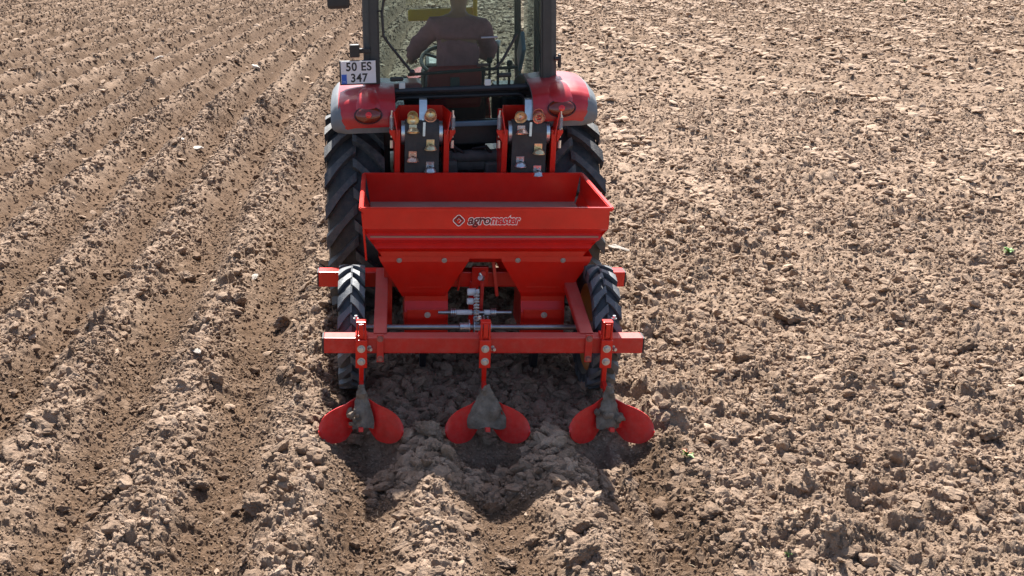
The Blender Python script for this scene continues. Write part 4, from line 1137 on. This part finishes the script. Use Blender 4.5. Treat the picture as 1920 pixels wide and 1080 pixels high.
def build_driver():
    bx, by, bz = -.02, 2.60, 1.48
    root = bpy.data.objects.new('person', None); col.objects.link(root); root.location = (bx, by, bz)
    root.scale = (.94, .94, .97)
    root['label'] = 'person in a dusky shirt seated inside the tractor cab, back to the camera'; root['category'] = 'person'
    pel = ((0, 0, .10), .12)
    sp = [pel, ((0, -.01, .25), (.155, .125)), ((.005, .0, .42), (.165, .125)), ((.0, .02, .53), (.12, .10)), ((0, .03, .60), .058), ((0, .045, .655), .06), ((0, .06, .73), (.085, .095)), ((0, .06, .82), (.07, .08))]
    def arm(s, el, wr, hd):
        return [((.0, .02, .53), .12), ((s*.17, .02, .515), .072), (el, .05), (wr, .032), (hd, .03)]
    lh = (-.34, .36, .22); rh = (.14, .48, .30)
    al = arm(-1, (-.33, .13, .34), (-.35, .29, .24), lh); ar = arm(1, (.27, .16, .30), (.17, .40, .29), rh)
    def leg(s): return [pel, ((s*.10, .05, .08), .10), ((s*.15, .44, .10), .075), ((s*.16, .50, -.12), .055), ((s*.16, .52, -.34), .042), ((s*.16, .62, -.40), .04)]
    def fingers(h, s):
        out = []
        for k in range(4):
            a = (k-1.5)*.020; l = (.055, .065, .06, .045)[k]
            out.append([(h, .03), ((h[0]+a, h[1]+.035, h[2]+.005), .011), ((h[0]+a*1.15, h[1]+.035+l*.5, h[2]-.008), .009), ((h[0]+a*1.15, h[1]+.035+l*.7, h[2]-.03), .008)])
        out.append([(h, .03), ((h[0]-s*.035, h[1]+.005, h[2]+.005), .012), ((h[0]-s*.042, h[1]+.035, h[2]-.01), .009)])
        return out
    body = skin_body('body', [sp, al, ar, leg(-1), leg(1)]+fingers(lh, -1)+fingers(rh, 1), 'skin', root)
    shirt = skin_body('shirt', [[((0, -.0, .08), .165), ((0, -.015, .25), (.182, .15)), ((.005, -.005, .42), (.192, .15)), ((.0, .02, .53), (.145, .12)), ((0, .028, .565), (.075, .07))],
                                [((.0, .02, .53), .145), ((-.175, .02, .51), .088), ((-.33, .13, .34), .068), ((-.347, .265, .255), .048)],
                                [((.0, .02, .53), .145), ((.175, .02, .51), .088), ((.27, .16, .30), .066), ((.19, .36, .293), .047)]], 'shirt', root, sub=2)
    # cloth folds
    for v in shirt.data.vertices:
        p = v.co; v.co = p+v.normal*(.018*mnoise.noise(Vector((p.x*9, p.y*6, p.z*22)))+.004*mnoise.noise(Vector((p.x*30, p.y*20, p.z*50))))
    skin_body('trousers', [[((0, 0, .09), .15), ((-.10, .05, .08), .115), ((-.15, .44, .10), .088), ((-.16, .50, -.12), .068), ((-.16, .51, -.30), .058)], [((0, 0, .09), .15), ((.10, .05, .08), .115), ((.15, .44, .10), .088), ((.16, .50, -.12), .068), ((.16, .51, -.30), .058)]], 'trouser', root)
    # face and hair
    h = MB(); c = (0, .06, .775)
    h.lathe([(0, -.01), (.05, .0), (.083, .03), (.092, .065), (.08, .10), (.045, .125), (0, .132)], (0, .05, .75), (0, -.1, 1), 24); h.build('hair', 'hair', root)
    f = MB(); f.lathe([(0, 0), (.012, .004), (.008, .03), (0, .036)], (0, .165, .755), (0, -.2, 1), 10)
    for s in (-1, 1): f.lathe([(0, -.006), (.016, -.004), (.02, .004), (0, .008)], (s*.088, .055, .765), (s, -.2, 0), 12)
    f.tube([(-.025, .152, .722), (0, .158, .720), (.025, .152, .722)], .006, 6); f.build('ears_nose_and_mouth', 'skin', root)
    e = MB()
    for s in (-1, 1): e.lathe([(0, -.01), (.009, -.006), (.012, 0), (.009, .006), (0, .01)], (s*.032, .140, .785), (0, 1, 0), 12)
    e.build('eyes', 'white', root)
build_driver()

weed('weed_seedling', 1.005, -.26, .055, 'small green seedling with a reddish tip, right of the right ridging body', 16, 5, 3)
weed('weed_seedling', 1.20, -1.16, .03, 'tiny green sprout at the bottom edge right of the fresh ridges', 8, 0, 5)
weed('weed_tuft', 4.75, 3.4, .085, 'low yellow-green weed tuft near the right edge of the field', 18, 0, 9)
weed('weed_tuft', 17.6, 32.6, .35, 'green weed tuft far off at the top right of the field', 16, 0, 13)
weed('weed_tuft', 16.6, 33.0, .25, 'smaller green weed left of the tuft at the top right', 10, 0, 17)
weed('weed_tuft', -2.0, 31.0, .25, 'faint green weed at the top of the field left of the cab', 10, 0, 21)

# bits of straw lying on the soil: far too many to count
def straw():
    m = MB(); n = 700
    x, y = sample_points(n, -1.5, 6, 1.6); h, *_ = terrain(x, y)
    for k in range(n):
        a = random.uniform(0, 6.28); l = random.uniform(.012, .045); el = random.uniform(-.1, .6)
        p = Vector((x[k], y[k], h[k]+.006)); d = Vector((math.cos(a)*math.cos(el), math.sin(a)*math.cos(el), math.sin(el)))*l
        m.tube([p, p+d*.5+Vector((0, 0, l*.08)), p+d], .0009*(1+(y[k]+5)/8), 3)
    M['straw'] = surf('dry_straw', (.55, .42, .27), .8, var=.2)
    o = m.build('straw_bits', 'straw'); o['kind'] = 'stuff'; o['label'] = 'fine dry straw bits scattered over the turned soil'; o['category'] = 'straw'
straw()
